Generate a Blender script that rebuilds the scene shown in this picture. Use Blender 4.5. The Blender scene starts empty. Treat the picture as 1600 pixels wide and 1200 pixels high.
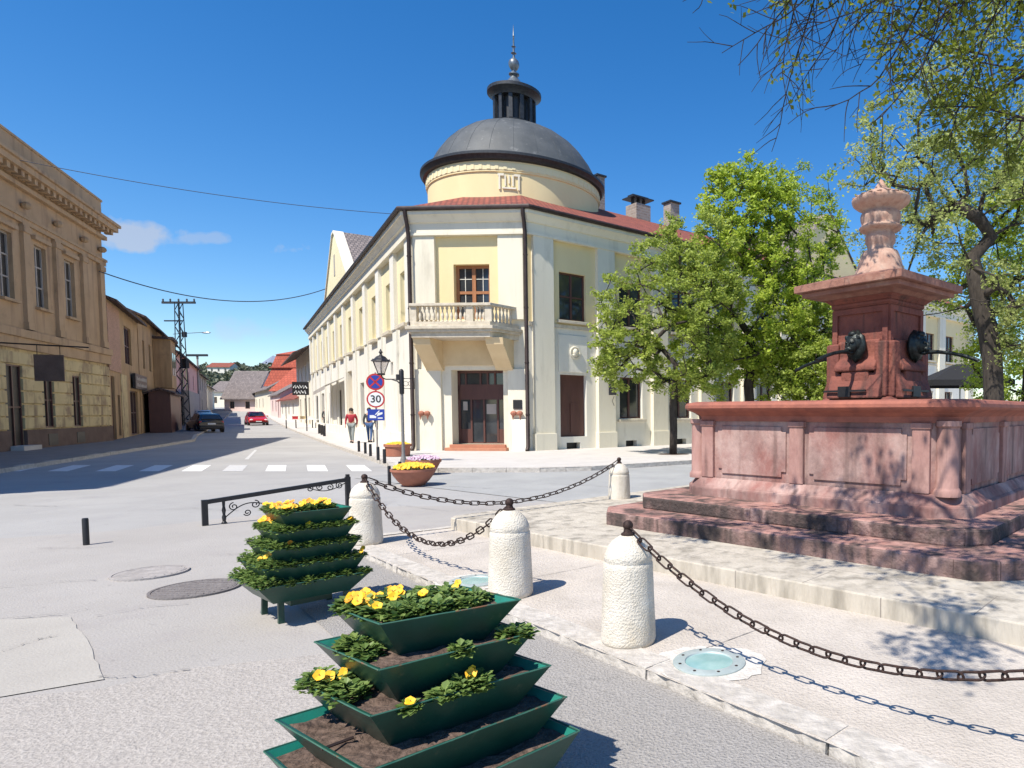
import bpy, math, random
import numpy as np
from mathutils import Vector, Matrix
R = math.radians
scene = bpy.context.scene
col = scene.collection
# ------------------------------------------------------------ camera
F, CX, HOR, EYE, PIT = 1028.0, 1105.0, 645.0, 1.6, R(3.0)
CY = HOR + F*math.tan(PIT)
cd = bpy.data.cameras.new('camera'); cam = bpy.data.objects.new('camera', cd); col.objects.link(cam)
cam.location = (0, 0, EYE); cam.rotation_euler = (R(90)-PIT, 0, 0)
cd.sensor_width = 36; cd.lens = F/1600*36; cd.shift_x = -(CX-800)/1600; cd.shift_y = (CY-600)/1600
cd.clip_start = 0.05; cd.clip_end = 6000
scene.camera = cam
# ------------------------------------------------------------ light
EL = R(55.5); SX, SY = -0.57, -0.82           # horizontal direction towards the sun
sd = bpy.data.lights.new('sun', 'SUN'); sd.energy = 5.0; sd.angle = R(0.5); sd.color = (1, .935, .83)
sun = bpy.data.objects.new('sun', sd); col.objects.link(sun)
tosun = Vector((SX*math.cos(EL), SY*math.cos(EL), math.sin(EL)))
sun.rotation_euler = tosun.to_track_quat('Z', 'Y').to_euler()
w = bpy.data.worlds.new('World'); scene.world = w; w.use_nodes = True
wn, wl = w.node_tree.nodes, w.node_tree.links
wn.clear()
wo = wn.new('ShaderNodeOutputWorld'); bg = wn.new('ShaderNodeBackground'); wl.new(bg.outputs[0], wo.inputs[0])
sky = wn.new('ShaderNodeTexSky'); sky.sky_type = 'NISHITA'; sky.sun_disc = False
sky.sun_elevation = EL; sky.sun_rotation = math.atan2(SX, SY) ; sky.air_density = 1.0; sky.dust_density = 0.3; sky.ozone_density = 3.0; sky.altitude = 300
bg.inputs[1].default_value = 0.082
def cloudy():
    tc = wn.new('ShaderNodeTexCoord')
    last = sky.outputs[0]
    hs = wn.new('ShaderNodeHueSaturation'); hs.inputs['Saturation'].default_value = 1.36; hs.inputs['Value'].default_value = 1.62; hs.inputs['Hue'].default_value = .504
    wl.new(last, hs.inputs['Color']); last = hs.outputs[0]
    # low clouds: ellipses in direction space broken up by noise
    noi = wn.new('ShaderNodeTexNoise'); noi.inputs['Scale'].default_value = 26; noi.inputs['Detail'].default_value = 7
    wl.new(tc.outputs['Generated'], noi.inputs['Vector'])
    sep = wn.new('ShaderNodeSeparateXYZ'); wl.new(tc.outputs['Generated'], sep.inputs[0])
    def m(op, a, b):
        n = wn.new('ShaderNodeMath'); n.operation = op
        for i, v in enumerate((a, b)):
            if isinstance(v, (int, float)): n.inputs[i].default_value = v
            elif v is not None: wl.new(v, n.inputs[i])
        return n.outputs[0]
    az = m('DIVIDE', sep.outputs[0], sep.outputs[1]); ev = m('DIVIDE', sep.outputs[2], sep.outputs[1])
    tot = None
    for px, py, wx, wy, k in [(205, 370, 98, 22, .62), (320, 378, 48, 10, .32), (465, 389, 38, 15, .5), (385, 515, 60, 22, .25), (460, 505, 50, 14, .2)]:
        ux = m('DIVIDE', m('SUBTRACT', az, (px-CX)/F), wx/F); uy = m('DIVIDE', m('SUBTRACT', ev, (HOR-py)/F), wy/F)
        d = m('ADD', m('MULTIPLY', ux, ux), m('MULTIPLY', uy, uy))
        d = m('ADD', d, m('MULTIPLY', m('SUBTRACT', noi.outputs[0], .5), 7.0))
        f = m('MULTIPLY', m('MINIMUM', m('MAXIMUM', m('SUBTRACT', 1.0, d), 0), 1), k)
        tot = f if tot is None else m('MAXIMUM', tot, f)
    front = m('GREATER_THAN', sep.outputs[1], 0.05)
    tot = m('MULTIPLY', tot, front)
    mx = wn.new('ShaderNodeMixRGB'); wl.new(tot, mx.inputs[0]); wl.new(last, mx.inputs[1]); mx.inputs[2].default_value = (5.6, 5.8, 6.4, 1)
    wl.new(mx.outputs[0], bg.inputs[0])
cloudy()
scene.view_settings.view_transform = 'Standard'; scene.view_settings.look = 'None'
scene.view_settings.exposure = 0.42; scene.view_settings.gamma = 1; scene.view_settings.use_curve_mapping = False
scene.render.engine = 'CYCLES'
scene.cycles.max_bounces = 6; scene.cycles.transparent_max_bounces = 6
# ------------------------------------------------------------ helpers
def ray(px, py):
    x = (px-CX)/F; y = -(py-CY)/F
    return x, math.cos(PIT)+y*math.sin(PIT), -math.sin(PIT)+y*math.cos(PIT)
def G(px, py, z=0.0):                       # ground point seen there
    r = ray(px, py); t = (z-EYE)/r[2]; return (r[0]*t, r[1]*t, z)
def D(px, py, Y):
    r = ray(px, py); t = Y/r[1]; return (r[0]*t, Y, EYE+r[2]*t)
def gz(y): return 0.0002*(y-30)**2 if y > 30 else 0.0
class MB:
    def __init__(s): s.v = []; s.f = []; s.m = []; s.cur = 0
    def add(s, vs, fs):
        o = len(s.v); s.v += [tuple(v) for v in vs]
        for f in fs: s.f.append(tuple(i+o for i in f)); s.m.append(s.cur)
        return s
    def quad(s, a, b, c, d): return s.add([a, b, c, d], [(0, 1, 2, 3)])
    def poly(s, pts): return s.add(pts, [tuple(range(len(pts)))])
    def hexa(s, p):   # p: 4 bottom ccw, 4 top
        return s.add(p, [(3, 2, 1, 0), (4, 5, 6, 7), (0, 1, 5, 4), (1, 2, 6, 5), (2, 3, 7, 6), (3, 0, 4, 7)])
    def box(s, cx, cy, z0, sx, sy, z1, rot=0):
        c, n = math.cos(rot), math.sin(rot); q = []
        for z in (z0, z1):
            for a, b in ((-1, -1), (1, -1), (1, 1), (-1, 1)):
                x, y = a*sx/2, b*sy/2; q.append((cx+x*c-y*n, cy+x*n+y*c, z))
        return s.hexa(q)
    def prism(s, pts, z0, z1, pts1=None, cap=True):
        n = len(pts); p1 = pts1 or pts
        vs = [(p[0], p[1], z0) for p in pts]+[(p[0], p[1], z1) for p in p1]
        fs = [(i, (i+1) % n, n+(i+1) % n, n+i) for i in range(n)]
        if cap: fs += [tuple(range(n-1, -1, -1)), tuple(range(n, 2*n))]
        return s.add(vs, fs)
    def lathe(s, prof, seg=24, c=(0, 0, 0), mod=None, cap=True):
        vs = []
        for r, z in prof:
            for k in range(seg):
                a = 2*math.pi*k/seg; rr = r*(mod(a, z) if mod else 1)
                vs.append((c[0]+rr*math.cos(a), c[1]+rr*math.sin(a), c[2]+z))
        fs = []
        for i in range(len(prof)-1):
            for k in range(seg):
                k2 = (k+1) % seg; fs.append((i*seg+k, i*seg+k2, (i+1)*seg+k2, (i+1)*seg+k))
        if cap: fs += [tuple(range(seg-1, -1, -1)), tuple((len(prof)-1)*seg+k for k in range(seg))]
        return s.add(vs, fs)
    def tube(s, path, rad, seg=6, closed=False, cap=True):
        P_ = [Vector(p) for p in path]; n = len(P_); rr = rad if isinstance(rad, (list, tuple)) else [rad]*n
        up = None; rings = []
        for i, p in enumerate(P_):
            t = (P_[(i+1) % n]-P_[i-1]) if closed else (P_[min(i+1, n-1)]-P_[max(i-1, 0)])
            if t.length < 1e-9: t = Vector((0, 0, 1))
            t.normalize()
            if up is None:
                up = Vector((0, 0, 1)) if abs(t.z) < .9 else Vector((1, 0, 0))
            a = t.cross(up)
            if a.length < 1e-6: a = t.cross(Vector((0, 1, 0)))
            a.normalize(); b = a.cross(t); b.normalize(); up = b
            rings.append([p+(a*math.cos(2*math.pi*k/seg)+b*math.sin(2*math.pi*k/seg))*rr[i] for k in range(seg)])
        vs = [v for r_ in rings for v in r_]; fs = []
        for i in range(n if closed else n-1):
            j = (i+1) % n
            for k in range(seg):
                k2 = (k+1) % seg; fs.append((i*seg+k, i*seg+k2, j*seg+k2, j*seg+k))
        if cap and not closed: fs += [tuple(range(seg-1, -1, -1)), tuple((n-1)*seg+k for k in range(seg))]
        return s.add(vs, fs)
    def sphere(s, c, r, seg=12, rings=8, f=None):
        rx, ry, rz = r if isinstance(r, (tuple, list)) else (r, r, r)
        prof = []
        vs = [(0, 0, -1)]
        for i in range(1, rings):
            a = math.pi*i/rings
            for k in range(seg):
                b = 2*math.pi*k/seg; vs.append((math.sin(a)*math.cos(b), math.sin(a)*math.sin(b), -math.cos(a)))
        vs.append((0, 0, 1))
        if f: vs = [f(v) for v in vs]
        vs = [(c[0]+v[0]*rx, c[1]+v[1]*ry, c[2]+v[2]*rz) for v in vs]
        fs = [(0, 1+(k+1) % seg, 1+k) for k in range(seg)]
        for i in range(rings-2):
            for k in range(seg):
                a = 1+i*seg; k2 = (k+1) % seg; fs.append((a+k, a+k2, a+seg+k2, a+seg+k))
        L_ = len(vs)-1; a = 1+(rings-2)*seg
        fs += [(a+k, a+(k+1) % seg, L_) for k in range(seg)]
        return s.add(vs, fs)
    def build(s, name, mat, parent=None, smooth=False, bevel=0, loc=None, udir=(1, 0)):
        me = bpy.data.meshes.new(name); me.from_pydata(s.v, [], s.f)
        mats = mat if isinstance(mat, (list, tuple)) else [mat]
        for m_ in mats: me.materials.append(m_)
        nf = len(me.polygons)
        if len(mats) > 1: me.polygons.foreach_set('material_index', s.m)
        # planar UVs in metres, u level and v up each face
        uv = me.uv_layers.new(name='uv')
        nor = np.zeros(nf*3); me.polygons.foreach_get('normal', nor); nor = nor.reshape(-1, 3)
        lt = np.zeros(nf, dtype=int); me.polygons.foreach_get('loop_total', lt)
        li = np.zeros(len(me.loops), dtype=int); me.loops.foreach_get('vertex_index', li)
        fi = np.repeat(np.arange(nf), lt); co = np.array(s.v, dtype=float)[li]; N = nor[fi]
        U = np.stack([-N[:, 1], N[:, 0], np.zeros(len(N))], 1); ln = np.linalg.norm(U, axis=1)
        U[ln < 1e-3] = (udir[0], udir[1], 0); U /= np.linalg.norm(U, axis=1)[:, None]; V = np.cross(N, U)
        uvs = np.stack([(co*U).sum(1), (co*V).sum(1)], 1); uv.data.foreach_set('uv', uvs.ravel())
        if smooth:
            me.polygons.foreach_set('use_smooth', [True]*nf)
            if smooth != 'all': me.set_sharp_from_angle(angle=R(40))
        me.update()
        o = bpy.data.objects.new(name, me); col.objects.link(o)
        if bevel:
            b = o.modifiers.new('b', 'BEVEL'); b.width = bevel; b.segments = 2; b.limit_method = 'ANGLE'
        if parent: o.parent = parent
        if loc: o.location = loc
        return o
def tag(o, label=None, cat=None, group=None, kind=None):
    if label: o['label'] = label
    if cat: o['category'] = cat
    if group: o['group'] = group
    if kind: o['kind'] = kind
    return o
def empty(name, label, cat, group=None, loc=(0, 0, 0), rz=0):
    o = bpy.data.objects.new(name, None); col.objects.link(o); o.location = loc; o.rotation_euler = (0, 0, rz)
    o.empty_display_size = .2
    return tag(o, label, cat, group)
def kids(o): return [c for c in ALLOBJ() if c.parent == o]
def ALLOBJ(): return list(bpy.data.objects)
def copy_tree(o, parent=None, ch=None):
    c = o.copy(); col.objects.link(c); c.parent = parent
    for k in list(o.children): copy_tree(k, c)
    return c
class Fr:       # facade frame: s along, d outward, z up
    def __init__(s, o, t, side=1):
        L_ = math.hypot(*t); s.o = o; s.t = (t[0]/L_, t[1]/L_); s.n = (s.t[1]*side, -s.t[0]*side); s.side = side
    def p(s, a, d, z): return (s.o[0]+a*s.t[0]+d*s.n[0], s.o[1]+a*s.t[1]+d*s.n[1], z)
    def box(s, mb, a0, a1, d0, d1, z0, z1):
        q = [s.p(a0, d1, z0), s.p(a1, d1, z0), s.p(a1, d0, z0), s.p(a0, d0, z0)]
        if s.side < 0: q = q[::-1]
        q2 = [(x, y, z1) for x, y, z in q]; mb.hexa(q+q2); return mb
    def wedge(s, mb, a0, a1, prof):       # prof: list of (d,z) polygon, extruded along s
        n = len(prof); vs = [s.p(a0, d, z) for d, z in prof]+[s.p(a1, d, z) for d, z in prof]
        fs = [(i, (i+1) % n, n+(i+1) % n, n+i) for i in range(n)]+[tuple(range(n-1, -1, -1)), tuple(range(n, 2*n))]
        mb.add(vs, fs); return mb
def wall(mb, fr, a0, a1, z0, z1, ops=(), d=0.0, dep=0.18):
    S = sorted(set([a0, a1]+[o[0] for o in ops]+[o[1] for o in ops])); Z = sorted(set([z0, z1]+[o[2] for o in ops]+[o[3] for o in ops]))
    S = [x for x in S if a0 <= x <= a1]; Z = [x for x in Z if z0 <= x <= z1]
    def q(*pts):
        pts = [fr.p(*x) for x in pts]
        mb.quad(*(pts if fr.side > 0 else pts[::-1]))
    for i in range(len(S)-1):
        for j in range(len(Z)-1):
            cs, cz = (S[i]+S[i+1])/2, (Z[j]+Z[j+1])/2
            if any(o[0] < cs < o[1] and o[2] < cz < o[3] for o in ops): continue
            q((S[i], d, Z[j]), (S[i+1], d, Z[j]), (S[i+1], d, Z[j+1]), (S[i], d, Z[j+1]))
    for o in ops:
        b0, b1, y0, y1 = o[:4]; e = d-(o[4] if len(o) > 4 else dep)
        q((b0, d, y0), (b0, d, y1), (b0, e, y1), (b0, e, y0)); q((b1, e, y0), (b1, e, y1), (b1, d, y1), (b1, d, y0))
        q((b0, d, y1), (b1, d, y1), (b1, e, y1), (b0, e, y1)); q((b0, e, y0), (b1, e, y0), (b1, d, y0), (b0, d, y0))
    return mb
# ------------------------------------------------------------ materials
MATS = {}
def mat(name, c, c2=None, sc=4.0, rough=.8, bump=0.0, bsc=40.0, metal=0.0, lo=.35, hi=.65, c3=None, sc3=1.0, lo3=.55, hi3=.75, detail=6, coord='Object', stretch=None, brick=None, trans=0, spec=None, coat=0, streak=None):
    m = bpy.data.materials.new(name); m.use_nodes = True; n, l = m.node_tree.nodes, m.node_tree.links
    b = n['Principled BSDF']; b.inputs['Roughness'].default_value = rough; b.inputs['Metallic'].default_value = metal
    if spec is not None: b.inputs['Specular IOR Level'].default_value = spec
    if coat: b.inputs['Coat Weight'].default_value = coat
    tc = n.new('ShaderNodeTexCoord'); vec = tc.outputs[coord]
    if stretch:
        mp = n.new('ShaderNodeMapping'); mp.inputs['Scale'].default_value = stretch; l.new(vec, mp.inputs[0]); vec = mp.outputs[0]
    cur = None
    def c4(x): return (x[0], x[1], x[2], 1)
    def noise(scale, lo_, hi_, det=detail):
        t = n.new('ShaderNodeTexNoise'); t.inputs['Scale'].default_value = scale; t.inputs['Detail'].default_value = det; t.inputs['Roughness'].default_value = .62
        l.new(vec, t.inputs['Vector'])
        r = n.new('ShaderNodeMapRange'); r.inputs[1].default_value = lo_; r.inputs[2].default_value = hi_; l.new(t.outputs[0], r.inputs[0]); return r.outputs[0]
    def mix(a, b_, f):
        x = n.new('ShaderNodeMixRGB')
        for i, v in ((0, f), (1, a), (2, b_)):
            if isinstance(v, tuple): x.inputs[i].default_value = c4(v)
            elif isinstance(v, (int, float)): x.inputs[i].default_value = v
            else: l.new(v, x.inputs[i])
        return x.outputs[0]
    cur = c
    if c2: cur = mix(c, c2, noise(sc, lo, hi))
    if c3: cur = mix(cur, c3, noise(sc3, lo3, hi3))
    if streak:      # rain streaks: noise drawn out along z
        mp2 = n.new('ShaderNodeMapping'); mp2.inputs['Scale'].default_value = (streak[1], streak[1], streak[1]*streak[4]); l.new(tc.outputs[coord], mp2.inputs[0])
        t2 = n.new('ShaderNodeTexNoise'); t2.inputs['Scale'].default_value = 1; t2.inputs['Detail'].default_value = 5; l.new(mp2.outputs[0], t2.inputs['Vector'])
        r2 = n.new('ShaderNodeMapRange'); r2.inputs[1].default_value = streak[2]; r2.inputs[2].default_value = streak[3]; r2.inputs[4].default_value = streak[5]; l.new(t2.outputs[0], r2.inputs[0]); cur = mix(cur, streak[0], r2.outputs[0])
    bh = None
    if brick:
        bw, bh_, mort, mc = brick[:4]
        bt = n.new('ShaderNodeTexBrick'); bt.inputs['Scale'].default_value = 1; bt.inputs['Brick Width'].default_value = bw; bt.inputs['Row Height'].default_value = bh_
        bt.inputs['Mortar Size'].default_value = mort; bt.inputs['Mortar Smooth'].default_value = .1
        bt.inputs['Color1'].default_value = (1, 1, 1, 1); bt.inputs['Color2'].default_value = (brick[4] if len(brick) > 4 else .85,)*3+(1,); bt.inputs['Mortar'].default_value = (1, 1, 1, 1)
        if len(brick) > 5: bt.offset = brick[5]
        l.new(tc.outputs['UV'], bt.inputs['Vector'])
        mm = n.new('ShaderNodeMixRGB'); mm.blend_type = 'MULTIPLY'; mm.inputs[0].default_value = 1
        if isinstance(cur, tuple): mm.inputs[1].default_value = c4(cur)
        else: l.new(cur, mm.inputs[1])
        l.new(bt.outputs[0], mm.inputs[2]); cur = mix(mm.outputs[0], mc, bt.outputs['Fac'])
    if isinstance(cur, tuple): b.inputs['Base Color'].default_value = c4(cur)
    else: l.new(cur, b.inputs['Base Color'])
    if bump:
        t = n.new('ShaderNodeTexNoise'); t.inputs['Scale'].default_value = bsc; t.inputs['Detail'].default_value = 8; l.new(vec, t.inputs['Vector'])
        bp = n.new('ShaderNodeBump'); bp.inputs['Strength'].default_value = min(1, bump); bp.inputs['Distance'].default_value = .02 if bump <= 1 else .02*bump; l.new(t.outputs[0], bp.inputs['Height']); last = bp
        if brick:
            b2 = n.new('ShaderNodeBump'); b2.invert = True; b2.inputs['Strength'].default_value = .6; b2.inputs['Distance'].default_value = .02; l.new(bt.outputs['Fac'], b2.inputs['Height']); l.new(bp.outputs[0], b2.inputs['Normal']); last = b2
        l.new(last.outputs[0], b.inputs['Normal'])
    MATS[name] = m; return m
def leafmat(name, ca, cb, tr=.35):
    m = bpy.data.materials.new(name); m.use_nodes = True; n, l = m.node_tree.nodes, m.node_tree.links
    b = n['Principled BSDF']; b.inputs['Roughness'].default_value = .55
    at = n.new('ShaderNodeAttribute'); at.attribute_name = 'tone'
    x = n.new('ShaderNodeMixRGB'); x.inputs[1].default_value = (*ca, 1); x.inputs[2].default_value = (*cb, 1); l.new(at.outputs['Fac'], x.inputs[0]); l.new(x.outputs[0], b.inputs['Base Color'])
    t = n.new('ShaderNodeBsdfTranslucent'); l.new(x.outputs[0], t.inputs[0])
    ms = n.new('ShaderNodeMixShader'); ms.inputs[0].default_value = tr; l.new(b.outputs[0], ms.inputs[1]); l.new(t.outputs[0], ms.inputs[2]); l.new(ms.outputs[0], n['Material Output'].inputs[0])
    return m
m_asph = mat('asphalt', (.32, .31, .298), (.39, .38, .366), sc=.25, rough=.9, bump=.35, bsc=70, c3=(.31, .30, .295), sc3=.9, lo3=.52, hi3=.72, streak=((.30, .29, .28), 9, .60, .72, 1, .6))
m_cross = mat('asphalt_side', (.31, .31, .305), (.37, .37, .36), sc=.8, rough=.9, bump=.4, bsc=80, c3=(.25, .25, .245), sc3=14, lo3=.6, hi3=.75)
m_pink = mat('worn_paving', (.34, .318, .295), (.39, .367, .343), sc=.5, rough=.92, bump=.35, bsc=60, c3=(.33, .305, .29), sc3=1.4, lo3=.54, hi3=.74, streak=((.27, .25, .235), 14, .62, .72, 1, .6))
m_coarse = mat('coarse_concrete', (.32, .292, .265), (.45, .415, .38), sc=60, rough=.95, bump=.65, bsc=60, c3=(.30, .28, .262), sc3=6, lo3=.55, hi3=.85)
m_patch = mat('pale_patch', (.37, .345, .31), (.41, .385, .345), sc=1.3, rough=.9, bump=.25, bsc=60)
m_plaza = mat('plaza_stone', (.56, .505, .445), (.44, .395, .345), sc=2.2, rough=.9, bump=.7, bsc=55, c3=(.31, .275, .24), sc3=60, lo3=.56, hi3=.72)
m_rough = mat('rough_asphalt', (.27, .255, .24), (.38, .36, .34), sc=70, rough=.95, bump=1.0, bsc=70, c3=(.20, .19, .18), sc3=9, lo3=.58, hi3=.85)
m_kerb = mat('kerb_stone', (.56, .52, .47), (.40, .37, .33), sc=9, rough=.92, bump=1.0, bsc=18)
m_pave = mat('pavement', (.50, .47, .44), (.56, .53, .50), sc=1.5, rough=.9, bump=.3, bsc=60, c3=(.42, .40, .37), sc3=4, lo3=.6, hi3=.8)
m_white = mat('road_paint', (.78, .77, .75), (.66, .65, .63), sc=9, rough=.85)
m_fadew = mat('worn_road_paint', (.55, .545, .535), (.44, .435, .43), sc=9, rough=.85)
m_green = mat('green_paint', (.006, .045, .030), (.010, .060, .042), sc=6, rough=.38, bump=.12, bsc=12, c3=(.045, .075, .05), sc3=22, lo3=.60, hi3=.72)
m_teal = mat('teal_paint', (.01, .20, .15), (.02, .15, .11), sc=9, rough=.45, bump=.1, bsc=20)
m_edge = mat('worn_green_edge', (.02, .10, .07), (.05, .13, .09), sc=14, rough=.5, c3=(.20, .09, .045), sc3=9, lo3=.57, hi3=.64)
m_soil = mat('soil', (.06, .038, .028), (.16, .11, .085), sc=26, rough=1, bump=1.6, bsc=32)
m_bol = mat('bollard_stone', (.72, .67, .58), (.60, .54, .44), sc=5, rough=.9, bump=.6, bsc=80, c3=(.66, .52, .32), sc3=3.5, lo3=.6, hi3=.85, streak=((.42, .36, .27), 9, .58, .76, .3, .6))
m_iron = mat('rusty_iron', (.022, .014, .013), (.065, .034, .026), sc=60, rough=.65, metal=.4, bump=.3, bsc=120)
m_black = mat('black_paint', (.012, .011, .012), (.022, .02, .022), sc=20, rough=.45)
m_cream = mat('cream_plaster', (.78, .725, .585), (.72, .665, .53), sc=.7, rough=.9, bump=.2, bsc=30, c3=(.56, .51, .40), sc3=2.2, lo3=.56, hi3=.85, stretch=(1, 1, .35), streak=((.50, .46, .36), 2.6, .56, .78, .07, .55))
m_yel = mat('yellow_plaster', (.80, .665, .38), (.75, .61, .34), sc=.8, rough=.9, bump=.1, bsc=30, stretch=(1, 1, .5))
m_yel2 = mat('pale_yellow_plaster', (.80, .71, .45), (.75, .66, .41), sc=.8, rough=.9, bump=.1, bsc=30, stretch=(1, 1, .5))
m_wht = mat('white_plaster', (.78, .75, .665), (.72, .69, .60), sc=.8, rough=.9, bump=.2, bsc=30, c3=(.54, .51, .43), sc3=2, lo3=.57, hi3=.85, stretch=(1, 1, .35), streak=((.50, .47, .39), 2.6, .56, .78, .07, .5))
m_balc = mat('balcony_stone', (.66, .59, .47), (.50, .44, .34), sc=5, rough=.92, bump=.4, bsc=40)
m_sandw = mat('ochre_plaster', (.74, .58, .35), (.66, .50, .29), sc=1.5, rough=.9, bump=.1, bsc=30)
m_roof = mat('red_tiles', (.40, .105, .06), (.29, .08, .055), sc=2.2, rough=.85, bump=.6, bsc=20, brick=(.22, .32, .03, (.12, .04, .03), .7))
m_roofd = mat('dark_tiles', (.10, .065, .055), (.16, .10, .085), sc=2, rough=.85, bump=.6, bsc=20, brick=(.22, .3, .03, (.04, .03, .03), .7))
m_roofg = mat('grey_tiles', (.22, .18, .165), (.30, .25, .23), sc=1.5, rough=.85, bump=.6, bsc=20, brick=(.25, .35, .03, (.09, .08, .08), .7))
m_dome = mat('dome_sheet', (.055, .062, .066), (.085, .092, .095), sc=1.2, rough=.62, metal=.0, bump=.35, bsc=3, c3=(.16, .165, .165), sc3=4, lo3=.6, hi3=.75)
m_gut = mat('gutter_metal', (.035, .022, .02), (.06, .04, .035), sc=5, rough=.5, metal=.3)
m_lant = mat('dark_zinc', (.03, .033, .037), (.05, .053, .058), sc=8, rough=.5, metal=.4)
m_zinc = mat('pale_zinc', (.22, .25, .27), (.13, .15, .17), sc=9, rough=.4, metal=.6)
m_wood = mat('brown_wood', (.30, .12, .045), (.40, .17, .07), sc=5, rough=.55, stretch=(1, 1, .2))
m_dwood = mat('dark_brown_wood', (.085, .035, .028), (.11, .045, .035), sc=5, rough=.5, stretch=(1, 1, .2))
m_glass = mat('window_glass', (.025, .028, .032), (.05, .055, .06), sc=.9, rough=.06, spec=.8)
m_glassl = mat('pale_window_glass', (.16, .165, .16), (.08, .085, .085), sc=1.2, rough=.08, spec=.8)
m_glassd = mat('dusty_dark_glass', (.018, .016, .015), (.035, .03, .028), sc=2, rough=.5)
m_terra = mat('terracotta_step', (.50, .22, .13), (.42, .18, .11), sc=4, rough=.8)
m_red = mat('red_sandstone', (.29, .135, .115), (.44, .30, .265), sc=2.6, rough=.85, bump=.6, bsc=22, c3=(.13, .07, .062), sc3=2.2, lo3=.42, hi3=.78, lo=.38, hi=.60, stretch=(1, 1, .6), streak=((.10, .06, .052), 7, .54, .72, .10, .75))
m_redl = mat('worn_sandstone', (.42, .25, .215), (.33, .175, .15), sc=6, rough=.85, bump=.6, bsc=22, c3=(.20, .11, .095), sc3=3.6, lo3=.55, hi3=.8, stretch=(1, 1, .4), streak=((.12, .07, .06), 9, .54, .72, .10, .7))
m_redd = mat('stained_red_sandstone', (.26, .085, .058), (.16, .05, .038), sc=2.8, rough=.85, bump=.6, bsc=22, c3=(.34, .15, .095), sc3=2.2, lo3=.6, hi3=.9, streak=((.055, .03, .025), 10, .52, .68, .12, .8))
m_rim = mat('rim_sandstone', (.38, .13, .085), (.24, .085, .062), sc=5, rough=.8, bump=.3, bsc=20)
m_riser = mat('stained_riser', (.28, .16, .14), (.38, .25, .22), sc=5, rough=.9, bump=1.0, bsc=26, c3=(.07, .052, .046), sc3=1.6, lo3=.40, hi3=.60, brick=(1.15, .6, .004, (.10, .06, .055), .9), streak=((.06, .045, .04), 9, .50, .66, .12, .85))
m_rstep = mat('red_step_stone', (.38, .19, .155), (.46, .27, .23), sc=4, rough=.88, bump=.8, bsc=24, c3=(.085, .06, .052), sc3=2.2, lo3=.42, hi3=.60, brick=(1.15, .6, .004, (.16, .09, .08), .9), stretch=(1.6, 1.6, .35))
m_pstep = mat('pale_step_stone', (.55, .50, .42), (.44, .395, .325), sc=4, rough=.9, bump=.6, bsc=24, c3=(.24, .215, .175), sc3=2.2, lo3=.52, hi3=.72, brick=(1.3, 5.0, .004, (.25, .22, .19), .95), stretch=(1.6, 1.6, .35), streak=((.20, .18, .145), 6, .54, .70, .12, .7))
m_urn = mat('urn_sandstone', (.42, .245, .185), (.50, .35, .275), sc=9, rough=.88, bump=.2, bsc=35, c3=(.22, .12, .095), sc3=6, lo3=.6, hi3=.8, streak=((.20, .11, .09), 16, .56, .74, .15, .5))
m_bronze = mat('bronze', (.016, .018, .018), (.035, .045, .043), sc=16, rough=.45, metal=.6, bump=.3, bsc=40)
m_bowl = mat('terracotta_bowl', (.32, .12, .075), (.38, .15, .095), sc=6, rough=.75, bump=.15, bsc=30)
m_lb = mat('ochre_facade', (.49, .335, .20), (.42, .285, .165), sc=.9, rough=.92, bump=.25, bsc=18, c3=(.31, .21, .12), sc3=1.4, lo3=.58, hi3=.8, streak=((.22, .14, .09), 2.2, .54, .74, .10, .7))
m_lby = mat('rusticated_yellow', (.62, .50, .27), (.54, .43, .23), sc=.9, rough=.92, bump=.25, bsc=18, c3=(.30, .20, .13), sc3=1.3, lo3=.5, hi3=.7, streak=((.20, .13, .09), 2.0, .52, .70, .2, .75))
m_lbp = mat('brown_plinth', (.12, .08, .065), (.17, .115, .09), sc=2, rough=.95, bump=.4, bsc=18)
m_brick = mat('salmon_brick', (.58, .32, .22), (.48, .26, .175), sc=1.2, rough=.9, bump=.3, bsc=30, brick=(.26, .085, .012, (.36, .27, .21), .8))
m_och2 = mat('tan_plaster', (.46, .30, .16), (.38, .25, .13), sc=1.0, rough=.92, bump=.2, bsc=20, c3=(.26, .17, .10), sc3=1.5, lo3=.58, hi3=.8, streak=((.18, .11, .07), 2.2, .52, .72, .10, .7))
m_pinkw = mat('pink_plaster', (.72, .42, .36), (.66, .38, .32), sc=1, rough=.9)
m_pinkp = mat('pale_pink_plaster', (.74, .58, .54), (.68, .52, .48), sc=1, rough=.9)
m_greyw = mat('grey_plaster', (.42, .38, .34), (.34, .31, .28), sc=1, rough=.9)
m_twig = mat('twig_bark', (.018, .014, .012), (.035, .028, .022), sc=20, rough=1)
m_bark = mat('bark', (.028, .022, .018), (.062, .05, .04), sc=14, rough=.95, bump=1.2, bsc=16, stretch=(1, 1, .3))
m_cable = mat('cable', (.03, .035, .05), rough=.6)
m_steel = mat('steel', (.45, .45, .46), (.35, .35, .36), sc=9, rough=.35, metal=.8)
m_tealg = mat('teal_glass', (.20, .38, .37), (.34, .50, .49), sc=5, rough=.12, spec=.8)
m_ring = mat('pale_ring', (.46, .52, .50), (.36, .42, .41), sc=12, rough=.5, metal=.2)
m_cement = mat('cement_patch', (.64, .61, .56), (.54, .50, .45), sc=14, rough=.9, bump=.6, bsc=50)
m_manh = mat('manhole_iron', (.16, .14, .135), (.22, .20, .19), sc=25, rough=.85, bump=.6, bsc=60)
m_chim = mat('chimney_brick', (.42, .36, .31), (.30, .24, .20), sc=3, rough=.9, bump=.3, bsc=20, brick=(.3, .14, .02, (.35, .32, .29), .75))
m_lampg = mat('lamp_glass', (.80, .74, .72), rough=.3)
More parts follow.
